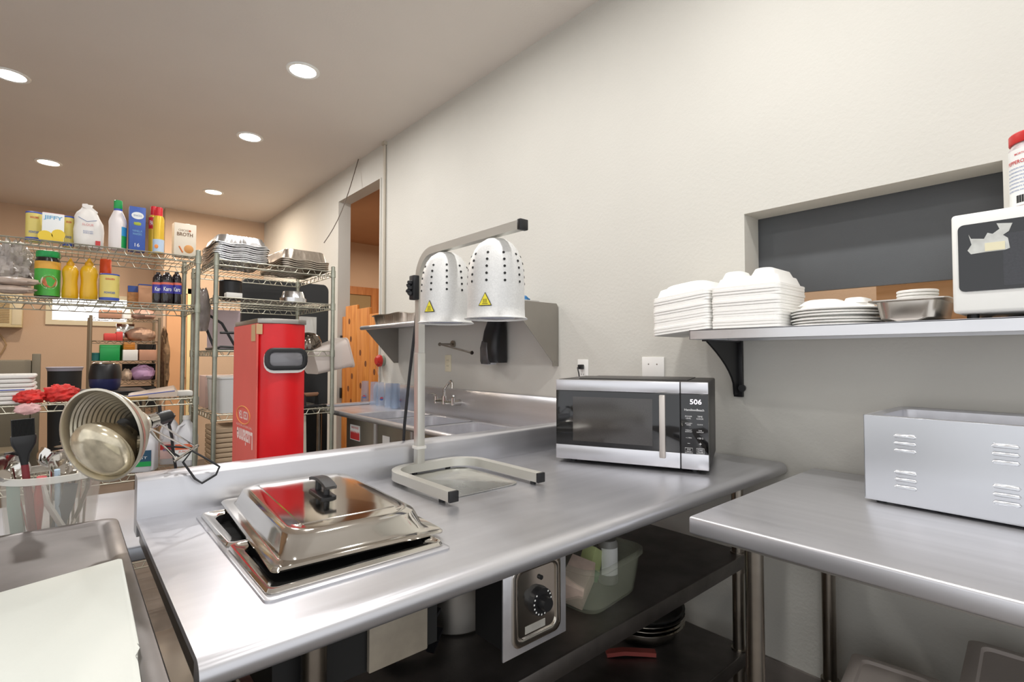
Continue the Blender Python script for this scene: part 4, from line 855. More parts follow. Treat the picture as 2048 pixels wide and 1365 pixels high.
M_PURP = mat('mauve_pearly_sheet', '#cfbcc0', .5, var=.08)
add('plastic_sheet', G().box(-.1, .1, -.006, .006, 0, .28, .002), M_PURP, label='mauve plastic sheet standing at the back of the third deck, left of the dispenser', cat='sheet', loc=(.82, R2Y + .58, Z2C))
add('plastic_bag', G().blob((0, 0, .13), (.045, .05, .15), 4, .2, 3, 20, 14), M_MIRR, label='brownish shiny bag hanging between the two wire racks', cat='bag', loc=(.606, 3.5, 1.42))
# translucent bin tipped over the right post
M_TBIN = mat('frosted_bin', '#e9dfd8', .3, alpha=.72)
bn = thing('plastic_bin', 'frosted plastic food bin tipped on its side, sticking out past the right post', 'bin', (1.36, R2Y + .16, 1.26), rot=(0, math.radians(74), .1))
g = G(); g.loft([rr(.16, .2, .03, 0), rr(.20, .25, .035, .24), rr(.215, .265, .03, .245), rr(.215, .265, .03, .25), rr(.196, .246, .034, .249), rr(.156, .196, .03, .004)], True, True); add('bin_wall', g, M_TBIN, bn)
bn.location = (1.24, R2Y + .12, 1.245)
# 4th deck + bottom
M_WBIN = mat('white_storage_box', '#d8d8d6', .4)
x0_, x1_ = span(434, 474, R2Y + .02)
t = thing('storage_box', 'white rounded storage box on the fourth deck, left of the dispenser', 'box', (x0_ + .16, R2Y + .2, Z2D)); hb_ = P(455, 755, y=R2Y + .02).z - Z2D
add('box_body', G().loft([rr(.28, .33, .03, 0), rr(.30, .35, .035, hb_ - .01), rr(.31, .36, .035, hb_ - .01), rr(.31, .36, .035, hb_)]), M_WBIN, t)
add('label', G().box(-.02, .02, -.176, -.172, .03, .18), M_JW, t)
M_TAN2 = mat('tan_ribbed_basket', '#c3ab8e', .6)
x0_, x1_ = span(434, 474, R2Y + .03); g = G()
for k in range(14): g.box(-.15, .15, -.16, .16, .002 + k * .029, .027 + k * .029, .004)
add('ribbed_crate', g, M_TAN2, label='tan ribbed crate on the lowest deck below the white storage box', cat='crate', loc=(x0_ + .155, R2Y + .2, .4545))
t = thing('grill_press', 'black cast iron grill press with brown wooden handle on the fourth deck', 'grill press', (P(634, 700, y=R2Y + .05).x - .02, R2Y + .10, Z2D), .15)
add('plate', G().box(-.095, .085, -.06, .06, 0, .014, .004), M_BLACKM, t)
g = G()
for s_ in (-1, 1): g.prism([(-.03, .012), (.03, .012), (.012, .09), (-.012, .09)], 'x', s_ * .052 - .008, s_ * .052 + .008)
br_ = add('bracket', g, M_BLACKM, t); add('handle', G().cyl((-.05, 0, .082), (.05, 0, .082), .014, seg=14), mat('brown_wood_handle', '#8a6247', .6), t)
x0_, x1_ = span(606, 634, R2Y + .45); g = G(); g.prism([(-.12, 0), (.10, 0), (.05, .32), (-.12, .34)], 'y', -.01, .01, .004); add('cutting_board', g, mat('pale_green_board', '#d6dccb', .5), label='pale green-white board leaning behind the grill press', cat='cutting board', loc=(1.22, R2Y + .45, Z2D))
g = G(); g.prism([(-.16, 0), (.16, 0), (.15, .44), (-.16, .46)], 'y', -.012, .012, .004); add('cutting_board', g, mat('cream_board', '#ddd8c6', .5), label='cream board standing on the lowest deck, right of the dispenser', cat='cutting board', loc=(1.07, R2Y + .12, .4545))
M_PNK = mat('pinkish_carton', '#d6b7ac', .6, var=.05)
add('carton', G().box(-.11, .11, -.1, .1, 0, .21, .003), M_PNK, label='pinkish cardboard carton between the racks behind the left post', cat='carton', loc=(.80, R2Y + .55, Z2D))

# ================================================================== SINK
sk = thing('compartment_sink', 'three-compartment stainless sink with drainboards along the white wall', 'sink', (1.7, 3, 0))
ko = Vector((1.7, 3, 0)); K = lambda g: (setattr(g, 'M', Matrix.Translation(-ko)), g)[1]
sx0, sx1, sy0, sy1, zt = 1.41, 1.985, 1.66, 4.0, .90
bas = [(2.07, 2.51), (2.53, 2.97), (2.99, 3.43)]
g = K(G()); bx0_, bx1_ = 1.47, 1.90
g.box(sx0 + .02, bx0_, sy0, sy1 - .02, zt - .016, zt - .012).box(bx1_, sx1 - .004, sy0, sy1 - .02, zt - .016, zt - .012).box(bx0_, bx1_, sy0, bas[0][0], zt - .016, zt - .012).box(bx0_, bx1_, bas[2][1], sy1 - .02, zt - .016, zt - .012)
for a, b in ((bas[0][1], bas[1][0]), (bas[1][1], bas[2][0])): g.box(bx0_, bx1_, a, b, zt - .016, zt - .012)
g.tube([(sx0 + .012, sy0, zt - .004), (sx0 + .012, sy1 - .02, zt - .004), (sx0 + .02, sy1 - .008, zt - .004), (sx0 + .04, sy1, zt - .004), (sx1 - .03, sy1, zt - .004)], .017, 12)
add('drainboard', g, M_STEELY, sk)
g = K(G()); g.prism([(sx1 - .03, zt - .012), (sx1 - .03, zt + .128), (sx1 - .012, zt + .165), (sx1 + .012, zt + .168), (sx1 + .012, zt - .012)], 'y', sy0, sy1 + .01); add('backsplash', g, M_STEELY, sk)
for a, b in bas:
    c_ = ((bx0_ + bx1_) / 2, (a + b) / 2); g = K(G())
    g.loft([rr(bx1_ - bx0_ + .004, b - a + .004, .05, zt - .010, *c_), rr(bx1_ - bx0_ - .02, b - a - .02, .06, zt - .016, *c_), rr(bx1_ - bx0_ - .03, b - a - .03, .07, zt - .3, *c_), rr(bx1_ - bx0_ - .1, b - a - .1, .06, zt - .32, *c_)], False, True)
    g.lathe([(.03, zt - .319), (.045, zt - .318), (.045, zt - .3185)], 18, c_)
    bn_ = add('basin', g, M_STEELY, sk)
    g = K(G()); g.loft([rr(bx1_ - bx0_ + .01, b - a + .012, .04, zt - .335, *c_), rr(bx1_ - bx0_ + .01, b - a + .012, .04, zt - .018, *c_)], True, False); ap = add('basin_front', g, M_DULL, bn_)
for x in (1.46, 1.92):
    for y in (1.75, 3.9): add('leg', K(G()).cyl((x, y, 0), (x, y, zt - .02), .02, seg=14), M_PIPE, sk)
# stickers on the compartments
for (px, m1, sc, lab) in ((710, True, 1, ''), (772, False, .6, '')):
    p = P(px, 866 if m1 else 883, x=1.462)
    t = add('sticker', K(G()).box(1.4615, 1.4635, p.y - .075 * sc, p.y + .075 * sc, p.z - .05 * sc, p.z + .05 * sc), M_JW, sk, smooth=0)
    if m1:
        g = K(G()); g.prism([(p.y - .07, p.z - .045), (p.y + .07, p.z - .045)] + [(p.y + .07 - .14 * q / 12, p.z + (.012 if q % 2 else -.004)) for q in range(13)], 'x', 1.461, 1.4614); add('red_print', g, M_RPRINT, t, smooth=0)
        text('WASH RINSE', M_RPRINT, t, Vector((1.4608, p.y, p.z + .033)) - ko, SIDE, .11, .014)
# faucet
fc = thing('faucet', 'chrome wall-mounted two-handle faucet with swing spout over the sink', 'faucet', (1.955, 2.86, .99)); f0 = Vector((1.955, 2.86, .99)); Fq = lambda g: (setattr(g, 'M', Matrix.Translation(-f0)), g)[1]
fy0, fy1 = 2.96, 2.76; fz = .985
g = Fq(G()); g.cyl((1.90, fy0, fz), (1.90, fy1, fz), .012, seg=14)
for y in (fy0, fy1): g.cyl((1.90, y, fz), (1.956, y, fz), .016, .022, 14).cyl((1.90, y, fz - .014), (1.90, y, fz + .032), .014, seg=14)
g.cyl((1.90, 2.86, fz - .014), (1.90, 2.86, fz + .04), .016, seg=14); add('faucet_body', g, M_CHROME, fc)
add('spout', Fq(G()).tube([(1.90, 2.86, fz + .03), (1.90, 2.86, fz + .085), (1.898, 2.84, fz + .10), (1.86, 2.74, fz + .135), (1.845, 2.70, fz + .145), (1.838, 2.68, fz + .135), (1.836, 2.675, fz + .10)], .009, 12), M_CHROME, fc)
for y, s_ in ((fy0, 1), (fy1, -1)): add('lever', Fq(G()).tube([(1.90, y, fz + .035), (1.895, y + .01 * s_, fz + .045), (1.87, y + .05 * s_, fz + .05)], .006, 8), M_CHROME, fc)
# tumblers
M_TUMB = mat('clear_blue_tumbler', '#b9cde8', .12, alpha=.2)
M_LR, M_LB = mat('logo_red', '#d8283c', .4), mat('logo_blue', '#2a62b8', .4)
tum = None
for k, (px, py) in enumerate(((756, 806), (768, 812), (778, 816), (792, 818), (804, 816), (786, 808))):
    p = P(px, py, z=zt - .011); p.x = min(p.x, 1.91)
    labs = ['clear blue plastic tumbler at the far left of the cluster on the drainboard', 'clear blue tumbler standing second from the left on the drainboard', 'clear blue tumbler in the middle front of the drainboard cluster', 'clear blue tumbler with red logo, nearest the faucet side front', 'clear blue tumbler at the right end of the drainboard cluster', 'clear blue tumbler at the back of the drainboard cluster']
    if tum is None:
        tum = t = thing('tumbler', labs[k], 'tumbler', p, group='clear tumblers on the drainboard')
        add('cup', G().lathe([(.034, 0), (.036, .001), (.029, .19), (.027, .19), (.033, .004)], 24, cap0=False, cap1=False).lathe([(.027, .187), (.002, .187)], 24, cap0=False), M_TUMB, t)
        for nm, m_, a, b in (('logo_red', M_LR, .0, .5), ('logo_blue', M_LB, .5, 1)):
            g = G(); ring = []
            for q in range(11):
                a_ = PI * a * 2 + PI * q / 10 - 0; u = .013 * math.cos(a_); v = .013 * math.sin(a_); th = -2.2 + u / .034; ring.append((.0345 * math.cos(th), .0345 * math.sin(th), .06 + v))
            g.face([g.v(q) for q in ring]); add(nm, g, m_, t, smooth=0)
    else: dup(tum, loc=p, rz=.5 * k, label=labs[k])

# ================================================================== WALL ABOVE THE SINK
ws = thing('wall_shelf', 'steel wall shelf with triangular end brackets above the sink', 'shelf', (1.99, 2.8, 1.5)); wo = Vector((1.99, 2.8, 1.5)); Wq = lambda g: (setattr(g, 'M', Matrix.Translation(-wo)), g)[1]
zs_ = 1.515
g = Wq(G()); g.box(1.69, 1.996, 1.915, 3.67, zs_ - .003, zs_).tube([(1.69, 1.915, zs_ - .014), (1.69, 3.67, zs_ - .014)], .016, 12).box(1.99, 1.998, 1.915, 3.67, zs_ - .003, zs_ + .05); add('shelf_board', g, M_STEELY, ws)
for y, zt_ in ((1.911, 1.572), (3.668, 1.52)):
    g = Wq(G()); g.prism([(1.70, zs_ - .003), (1.72, zt_), (1.985, zt_), (1.998, zt_ - .02), (1.998, 1.235), (1.955, 1.235), (1.955, 1.255)] if y < 2 else [(1.70, zs_ - .003), (1.998, zs_ - .003), (1.998, 1.235), (1.96, 1.235)], 'y', y - .0015, y + .0015); g.box(1.9965, 1.999, y, y + (.03), 1.24, zs_)
    g.cyl((1.975, y - .003, 1.26), (1.975, y, 1.26), .006, seg=8); add('bracket', g, M_DULL, ws)
# pans on the wall shelf
p0_, p1_ = P(740, 640, x=1.76), P(880, 640, x=1.76)
add('foil_roasting_pan', foil_pan(.24, .46, .075, up=True, r=.04, rip=.002, wave=.003, sub=24), M_FOILD, label='dull deep foil roasting pan at the left end of the shelf over the sink', cat='foil pan', loc=(1.84, 3.36, zs_ + .001), smooth=25)
fp = thing('foil_loaf_pan', 'small foil pan at the right end of the shelf over the sink', 'foil pan', (1.84, 2.06, zs_))
add('pan', foil_pan(.16, .2, .07, up=True, r=.03, sub=12), M_FOIL, fp, smooth=25)
add('blue_cloth', G().blob((.0, .0, 0), (.06, .07, .024), 5, .25, 3, 20, 10), mat('blue_cloth', '#3f7fb6', .8, bump=.6, bscale=200, var=.2, vscale=60), label='crumpled blue cloth lying in the small foil pan', cat='cloth', loc=(1.84, 2.06, zs_ + .082))
add('scrubber', G().blob((0, 0, 0), (.035, .04, .03), 2, .15), M_RUB, label='dark object on the shelf between small foil pan and end bracket', cat='pad', loc=(1.945, 1.955, zs_ + .026))
# soap dispenser
p = P(1002, 690, x=1.93); sd = thing('soap_dispenser', 'black wall-mounted soap dispenser with clear lower window by the shelf bracket', 'soap dispenser', (1.998, 2.385, 1.38))
g = G(); g.loft([rr(.10, .14, .03, -.13, 0 - .05), rr(.115, .15, .035, -.11, -.0575), rr(.12, .15, .04, -.04, -.06), rr(.10, .145, .04, .06, -.05), rr(.07, .12, .03, .14, -.035), rr(.05, .11, .02, .15, -.025)]); add('housing', g, M_BLACK, sd, smooth=50)
g = G(); g.loft([rr(.03, .078, .014, -.138, -.101, .025), rr(.034, .082, .016, -.12, -.105, .025), rr(.034, .078, .016, -.04, -.107, .025), rr(.02, .07, .009, -.0, -.101, .025)]); add('window', g, mat('smoked_plastic', '#4b4a4c', .15, coat=.4), sd, smooth=50)
add('nozzle', G().loft([rr(.06, .075, .028, -.142, -.075, .02), rr(.07, .085, .03, -.128, -.075, .02)]), mat('pale_grey_plastic', '#b9babd', .3), sd)
# towel bar
tbp = thing('towel_bar', 'small metal paper-towel rod on a round wall mount above the sink', 'towel holder', (1.99, 2.87, 1.375)); to = Vector((1.99, 2.87, 1.375)); Tq = lambda g: (setattr(g, 'M', Matrix.Translation(-to)), g)[1]
a_, b_ = P(880, 689, x=1.86), P(943, 706, x=1.86); m_ = P(905, 689, x=1.99)
add('rod', Tq(G()).cyl(a_, b_, .006, seg=10).cyl(a_ + Vector((0, .006, 0)), a_, .012, seg=12).cyl(b_, b_ + Vector((0, -.006, 0)), .012, seg=12), M_PIPE, tbp)
add('wall_mount', Tq(G()).cyl((1.998, m_.y, m_.z), (1.988, m_.y, m_.z), .026, seg=18).cyl((1.99, m_.y, m_.z), (a_.x, a_.y - .01, a_.z), .007, seg=10), M_PIPE, tbp)
# outlets
M_IV = mat('ivory_plate', '#e8e0c6', .4); M_PLW = mat('white_plate', '#f3f2ee', .35); M_SLOT = mat('slot_dark', '#3a3632', .6)
def outlet(lab, px, py, w_, h_, m_, kind):
    p = P(px, py, x=WX); t = thing('wall_outlet' if kind == 'outlet' else 'wall_plate', lab, 'outlet' if kind == 'outlet' else 'wall plate', (WX, p.y, p.z), -PI / 2)
    add('plate', G().box(-w_ / 2, w_ / 2, -.006, 0, -h_ / 2, h_ / 2, .002), m_, t)
    if kind == 'outlet':
        for s_ in (-1, 1):
            rc = add('receptacle', G().cyl((0, -.0065, .02 * s_), (0, -.0078, .02 * s_), .0165, seg=20), m_, t)
            add('slots', G().box(-.0075, -.0055, -.0085, -.0078, .02 * s_ - .003, .02 * s_ + .006).box(.0055, .0075, -.0085, -.0078, .02 * s_ - .003, .02 * s_ + .006), M_SLOT, rc)
    else:
        for x in (-.022, .022): add('screw', G().cyl((x, -.006, .025), (x, -.0068, .025), .003, seg=10), M_DULL, t)
    return t, p
outlet('ivory duplex outlet on the wall between towel rod and sink', 897, 727, .07, .115, M_IV, 'outlet')
t, p = outlet('white duplex outlet with a black plug behind the microwave', 1167, 742, .07, .115, M_PLW, 'outlet')
g = G(); g.box(-.013, .013, -.032, -.009, .008, .032, .004).tube([(0, -.03, .02), (.0, -.045, .016), (.012, -.05, -.01), (.018, -.045, -.08), (.02, -.03, -.2)], .0035, 8); add('power_plug', g, M_BLACK, label='black power plug and cord in the white outlet behind the microwave', cat='plug', loc=(WX, p.y, p.z), rz=-PI / 2)
outlet('white blank double wall plate just above the countertop microwave', 1307, 740, .115, .115, M_PLW, 'blank')
# red string alarm
p = P(767, 722, x=WX); ra_ = thing('fire_alarm', 'small red bell-like alarm on a round grey base beside the wooden gate', 'alarm', (WX, p.y, p.z))
add('base', G().cyl((0, 0, 0), (-.03, 0, 0), .045, .042, 24), mat('grey_green_base', '#8c9384', .5), ra_); add('bell', G().cyl((-.03, 0, 0), (-.048, 0, 0), .05, .05, 24).cyl((-.048, 0, 0), (-.068, 0, 0), .05, .03, 24), mat('red_plastic_gloss', '#c32a26', .25), ra_)
add('pull_string', G().tube([(-.05, .02, -.04), (-.052, .01, -.08), (-.05, -.01, -.12), (-.045, -.02, -.16), (-.04, -.005, -.19)], .002, 6), mat('pinkish_string', '#d3a79b', .7), ra_)

# ================================================================== CEDAR SWING GATE
gt = thing('swing_gate', 'knotty cedar plank swing gate standing in the doorway', 'gate', (2.05, 4.84, 0)); go = Vector((2.05, 4.84, 0)); Q = lambda g: (setattr(g, 'M', Matrix.Translation(-go)), g)[1]
tops = [(687, 632), (700, 612), (716, 616), (742, 620), (762, 626)]
edges = [P(px, 700, x=2.05).y for px in (687, 693.5, 716.5, 741, 764)]
hts = [P(690, 634, x=2.05).z, P(704, 612, x=2.05).z, P(728, 617, x=2.05).z, P(750, 628, x=2.05).z]
kn_ = [[], [(.35, 1.62), (.5, 1.45), (.62, 1.10), (.3, .98), (.55, .86)], [(.3, 1.32), (.75, 1.22), (.35, 1.02), (.5, .9), (.8, .93)], [(.5, 1.15), (.4, .85)]]
for k in range(4):
    y0, y1 = edges[k + 1] + .003, edges[k]
    b_ = add('plank', Q(G()).box(2.035, 2.06, y0, y1, .35, hts[k], .003), M_CEDAR, gt)
    for q, (f_, z) in enumerate(kn_[k]):
        yy = y1 + (y0 - y1) * f_; add('knot', Q(G()).loft([[(2.0345 - o_, yy + .02 * math.cos(a), z + .028 * math.sin(a)) for a in [2 * PI * i / 12 for i in range(12)]] for o_ in (0, .0008)]), M_KNOT, b_)
g = Q(G()); g.box(2.06, 2.08, edges[4], edges[0], 1.05, 1.13).box(2.06, 2.08, edges[4], edges[0], .45, .53); add('rail', g, M_CEDAR, gt)
for z in (1.44, .93): add('hinge', Q(G()).box(2.02, 2.035, 4.845, 4.875, z - .05, z + .05, .003), M_BLACK, gt)

# ================================================================== SERVING HATCH, RIGHT SHELF
hp = thing('hatch_panel', 'dark grey panel hung across the serving hatch above the steel shelf', 'panel', (2.13, .5, 1.55))
add('panel_sheet', G().box(0, .018, -.62, .46, -.015, .32, .001), M_GREY, hp)
rs = thing('wall_shelf', 'polished steel shelf on black brackets below the serving hatch', 'shelf', (1.995, .3, 1.36)); rso = Vector((1.995, .3, 1.36)); V = lambda g: (setattr(g, 'M', Matrix.Translation(-rso)), g)[1]
SZ = 1.3835
g = V(G()); g.box(1.70, 1.996, -.95, .972, SZ - .003, SZ).box(1.70, 1.7035, -.95, .972, SZ - .034, SZ, .001, 1).box(1.70, 1.996, .969, .972, SZ - .034, SZ - .001).box(1.99, 1.996, -.95, .972, SZ - .034, SZ); add('shelf_board', g, mat('polished_shelf_steel', '#e0e0e2', .3, .9, bump=.01, bscale=60, stretch=(40, 2, 40), rvar=.04), rs)
for y in (.93, -.55):
    g = V(G()); zt_ = SZ - .0345
    pts = [(1.735, zt_), (1.99, zt_), (1.99, 1.14), (1.955, 1.14)] + [(1.955 - (.22) * (t ** 1.7), 1.16 + (zt_ - 1.16) * t) for t in [k / 8 for k in range(1, 8)]]
    g.prism(pts, 'y', y - .004, y + .004); g.box(1.985, 1.999, y - .018, y + .018, 1.13, zt_, .002).box(1.735, 1.99, y - .012, y + .012, zt_ - .006, zt_); g.cyl((1.985, y - .018, 1.165), (1.975, y - .02, 1.165), .014, seg=12)
    add('bracket', g, M_BLACK, rs)

# foam clamshells: unfolded boxes nested upside down, one half on the shelf and one hanging past its end
def foam_half(top, side):
    g = G(); s_ = .228
    R = [rr(s_ + .002, s_ + .002, .02, 0), rr(s_ + .004, s_ + .004, .02, .001), rr(s_ + .004, s_ + .004, .02, .0082), rr(s_ + .001, s_ + .001, .02, .0094), rr(s_ - .012, s_ - .012, .025, .0096), rr(s_ - .03, s_ - .03, .03, .038 if top else .020)]
    if not top: return g.loft(R + [rr(s_ - .05, s_ - .05, .03, .020)])
    g.loft(R + [rr(s_ - .04, s_ - .04, .03, .040)])
    if side: g.loft([rr(.20, .085, .02, .030, 0, -.05), rr(.175, .06, .025, .062, 0, -.05), rr(.16, .045, .02, .065, 0, -.05)]); g.loft([rr(.10, .085, .02, .030, -.05, .05), rr(.08, .06, .02, .060, -.05, .05), rr(.07, .05, .02, .063, -.05, .05)]); g.loft([rr(.085, .08, .02, .030, .057, .052), rr(.07, .06, .02, .056, .057, .052), rr(.06, .05, .02, .059, .057, .052)])
    else: g.loft([rr(.19, .18, .03, .032), rr(.165, .155, .04, .050), rr(.15, .14, .04, .053)])
    return g
NF = 14
def clam(top, k, lab):
    t = thing('foam_clamshell', lab, 'food box', (1.825, .900, SZ + .002 + k * .0096), 0, 'unfolded foam food boxes nested at the left end of the shelf')
    a = add('base_half', foam_half(top, True), M_FOAM, t, loc=(0, -.121, 0)); b = add('lid_half', foam_half(top, False), M_FOAM, t, loc=(0, .118, -.008), rot=(math.radians(-5.5), 0, 0)); return t
c0 = clam(False, 0, 'white foam clamshell nested in the tall two-part stack at the left shelf end')
for k in range(1, NF): dup(c0, loc=(1.825 + random.uniform(-.002, .002), .900 + random.uniform(-.002, .002), SZ + .002 + k * .0096))
clam(True, NF, 'topmost white foam clamshell with raised compartments at the left end of the shelf')
# foam plates
def plate_mesh(bumps):
    g = G(); g.lathe([(.116, 0), (.124, .0), (.126, .003), (.116, .006), (.10, .010), (.092, .018 if not bumps else .022), (.03, .020 if not bumps else .024)], 40)
    if bumps: g.loft([rr(.12, .13, .03, .018, 0, .035), rr(.10, .10, .04, .034, 0, .035), rr(.08, .08, .03, .037, 0, .035)]); g.loft([rr(.13, .06, .025, .018, 0, -.06), rr(.10, .05, .02, .034, 0, -.06), rr(.08, .03, .01, .036, 0, -.06)])
    return g
p0 = add('foam_plate', plate_mesh(False), M_FOAM, label='white foam compartment plate in the low stack beside the steel pan', cat='plate', group='upturned foam plates on the shelf', loc=(1.83, .540, SZ + .0005))
for k in range(1, 5): dup(p0, loc=(1.83 + random.uniform(-.003, .003), .540 + random.uniform(-.003, .003), SZ + .0005 + k * .0085 + (.004 if k > 2 else 0)))
add('foam_plate', plate_mesh(True), M_FOAM, label='topmost upturned foam plate with raised compartments beside the steel pan', cat='plate', group='upturned foam plates on the shelf', loc=(1.83, .540, SZ + .048))
# steel pan with lids
pn = thing('steam_pan', 'shallow stainless pan holding a small stack of white bowls, left of the white microwave', 'pan', (1.80, .335, SZ + .001))
g = G(); g.loft([rr(.20, .10, .03, 0), rr(.215, .13, .035, .008), rr(.225, .145, .035, .052), rr(.25, .178, .02, .055), rr(.25, .178, .02, .058), rr(.222, .142, .035, .057), rr(.21, .126, .033, .010), rr(.19, .1, .03, .003)], True, True); add('pan_body', g, mat('satin_pan_steel', '#cfc9c0', .27, .95), pn)
l0 = None
for k in range(10):
    lab = 'small round white foam bowl inside the stack standing in the steel pan' if k < 9 else 'topmost round white foam bowl of the stack in the steel pan'
    p = (1.825, .335, SZ + .006 + k * .0088)
    if l0 is None: l0 = add('foam_bowl', G().lathe([(.046, 0), (.048, .001), (.048, .006), (.045, .0078), (.01, .0078)], 28), M_FOAM, label=lab, cat='bowl', group='round white foam bowls in the steel pan', loc=p)
    else: dup(l0, loc=p, label=lab)
# white microwave
wmw = thing('microwave_oven', 'white microwave with torn tape on its dark door, on the right shelf', 'microwave', (1.68, .236, SZ), -PI / 2)
W3, D3, H3 = .48, .33, .258
add('body', G().box(0, W3, .02, D3, .012, H3, .008), M_WHITE, wmw)
for x in (.03, W3 - .03):
    for y in (.05, D3 - .05): add('foot', G().cyl((x, y, 0), (x, y, .013), .012), M_BLACK, wmw)
g = G(); g.box(0, .355, -.012, .021, .012, H3, .008, 3); dr = add('door', g, M_WHITE, wmw)
add('glass', G().loft([rr(.333, .165, .012, 0), rr(.333, .165, .012, .002)]), M_GLASSB, dr, loc=(.1795, -.0125, .147), rot=(PI / 2, 0, 0))
add('window', G().loft([rr(.235, H3 - .135, .004, 0), rr(.235, H3 - .135, .004, .0006)]), mat('door_screen', '#3b3c40', .2, var=.1, vscale=200), dr, loc=(.211, -.0145, .135), rot=(PI / 2, 0, 0))
g = G(); random.seed(3)
ring = []; tp = [(.045, .142), (.065, .172), (.075, .150), (.078, .148), (.078, .185), (.10, .172), (.112, .176), (.118, .20), (.145, .215), (.16, .206), (.145, .190), (.142, .165), (.150, .163), (.148, .146), (.098, .141), (.065, .139), (.04, .128)]
tq = [P(a_, b_, x=1.665) for a_, b_ in ((1937, 470), (1942, 478), (1968, 478), (1975, 466), (1985, 468), (1999, 458), (1993, 447), (2025, 446), (2018, 462), (2006, 470), (2016, 476), (2020, 496), (2010, 500), (1968, 505), (1942, 509), (1935, 502), (1943, 490))]
g.loft([[(.236 - p.y, -.0152 - o_, p.z - SZ) for p in tq] for o_ in (0, .0006)]); add('torn_tape', g, mat('milky_tape', '#c9cbc6', .5, var=.15, vscale=40), dr)
a_, b_ = P(1970, 503, x=1.665), P(2010, 482, x=1.665)
add('paper_scrap', G().box(.236 - a_.y, .236 - b_.y, -.0164, -.0159, a_.z - SZ, b_.z - SZ), mat('yellow_paper_scrap', '#e5dfbf', .7), dr)
pnl = add('control_panel', G().box(.357, W3, -.010, .021, .012, H3, .006, 3), M_WHITE, wmw)
add('display', G().box(.372, W3 - .018, -.0112, -.0098, H3 - .065, H3 - .035), M_GLASSB, pnl)
for r_ in range(4):
    for q in range(3): add('button', G().box(.372 + .031 * q, .395 + .031 * q, -.0118, -.0099, .06 + .028 * r_, .08 + .028 * r_, .001), M_WPLAS, pnl)
# spice jar
sj = thing('spice_jar', 'tall clear jar with red lid and printed label on top of the white microwave', 'jar', (1.765, .084, SZ + H3))
R4 = .052
add('jar', G().lathe([(.95 * R4, 0), (R4, .004), (R4, .155), (.9 * R4, .165), (.9 * R4, .172)], 32), mat('jar_contents', '#cfc3c4', .25, var=.25, vscale=90), sj)
add('lid', G().lathe([(R4 * .98, .166), (R4, .168), (R4, .188), (R4 * .95, .191)], 40), mat('red_lid', '#cf2f2f', .35), sj)
lb = add('label', curved_patch(R4 * 1.005, -PI * 1.47, -PI * .4, .012, .150, 24), M_JW, sj)
def jt(s_, m_, z, w_, h_): o = cyl_text(s_, m_, sj, R4 * 1.01, z, w_, h_, a=-PI * 1.17, bold=.01); o.parent = lb
jt('PEPPERONCINI', M_RPRINT, .118, .075, .009); jt('MORTON', M_RPRINT, .137, .03, .005)
for k in range(7): jt('INGREDIENTS SALT PEPPER' if k % 2 else 'NUTRITION FACTS SERVING', M_BPRINT, .103 - .009 * k, .074, .0035)
g = G()
for k in range(14):
    a = -PI * 1.25 + k * .035; r_ = R4 * 1.02; g.cyl((r_ * math.cos(a), r_ * math.sin(a), .018), (r_ * math.cos(a), r_ * math.sin(a), .036), .0004 + .0003 * (k % 3), seg=4)
add('barcode', g, M_BLACK, lb)

# ================================================================== UNDER THE MAIN TABLE
UZ = .5855
M_TUBG = mat('greenish_clear_tub', '#b4b9a4', .2, alpha=.2)
tu2 = thing('storage_tub', 'clear greenish plastic tub of packets on the undershelf', 'tub', (1.185, 1.02, UZ), .1)
g = G(); g.loft([rr(.22, .20, .04, 0), rr(.24, .22, .05, .01), rr(.275, .25, .06, .115), rr(.29, .265, .06, .118), rr(.29, .265, .06, .13), rr(.272, .247, .06, .13), rr(.236, .216, .05, .014), rr(.2, .18, .04, .005)], True, True); add('tub_wall', g, M_TUBG, tu2)
add('tea_box', G().box(-.05, .05, -.035, .035, 0, .085, .002), mat('pink_white_packet', '#d9c2b2', .6, var=.1, vscale=40), label='pink and white printed packet lying in the clear tub', cat='packet', loc=(1.12, 1.0, UZ + .03), rot=(.25, -.5, .3))
t = add('green_packet', G().box(-.04, .04, -.02, .02, 0, .09, .002), mat('lime_packet', '#b9c489', .6), label='lime green and white packet standing in the clear tub', cat='packet', loc=(1.185, 1.02, UZ + .04), rot=(.1, .5, .3)); add('dark_green_end', G().box(-.0405, .0405, -.0205, .0205, 0, .03), mat('dark_green_print', '#3f7d45', .6), t)
t = add('spice_jar', G().lathe([(.028, 0), (.03, .003), (.03, .12), (.025, .13)], 20), mat('grey_label_jar', '#8d8c88', .4), label='upright jar with white label in the clear tub', cat='jar', loc=(1.275, 1.01, UZ + .008)); add('label', curved_patch(.0305, -PI, -PI * .4, .03, .11), M_JW, t)
sp_ = thing('sauce_pot', 'silver round pot with dark rim on the undershelf behind the thermostat', 'pot', (.80, 1.14, UZ)); 
add('pot_body', G().lathe([(.075, 0), (.08, .005), (.08, .12), (.078, .12), (.077, .008)], 32, cap1=False), M_DULL, sp_); add('rim', G().lathe([(.0785, .117), (.084, .119), (.084, .124), (.0785, .125)], 32, cap0=False, cap1=False), M_BLACK, sp_)
g = G(); g.tube([(-.10, .0, 0), (-.02, .02, .02), (.06, .05, .055)], 0, sq=(.022, .004)).tube([(-.01, -.03, -.005), (.03, -.01, .03)], 0, sq=(.01, .003)); add('tongs', g, M_BLACK, label='black plastic tongs lying on the undershelf beside the silver pot', cat='tongs', loc=(.67, 1.08, UZ + .012))
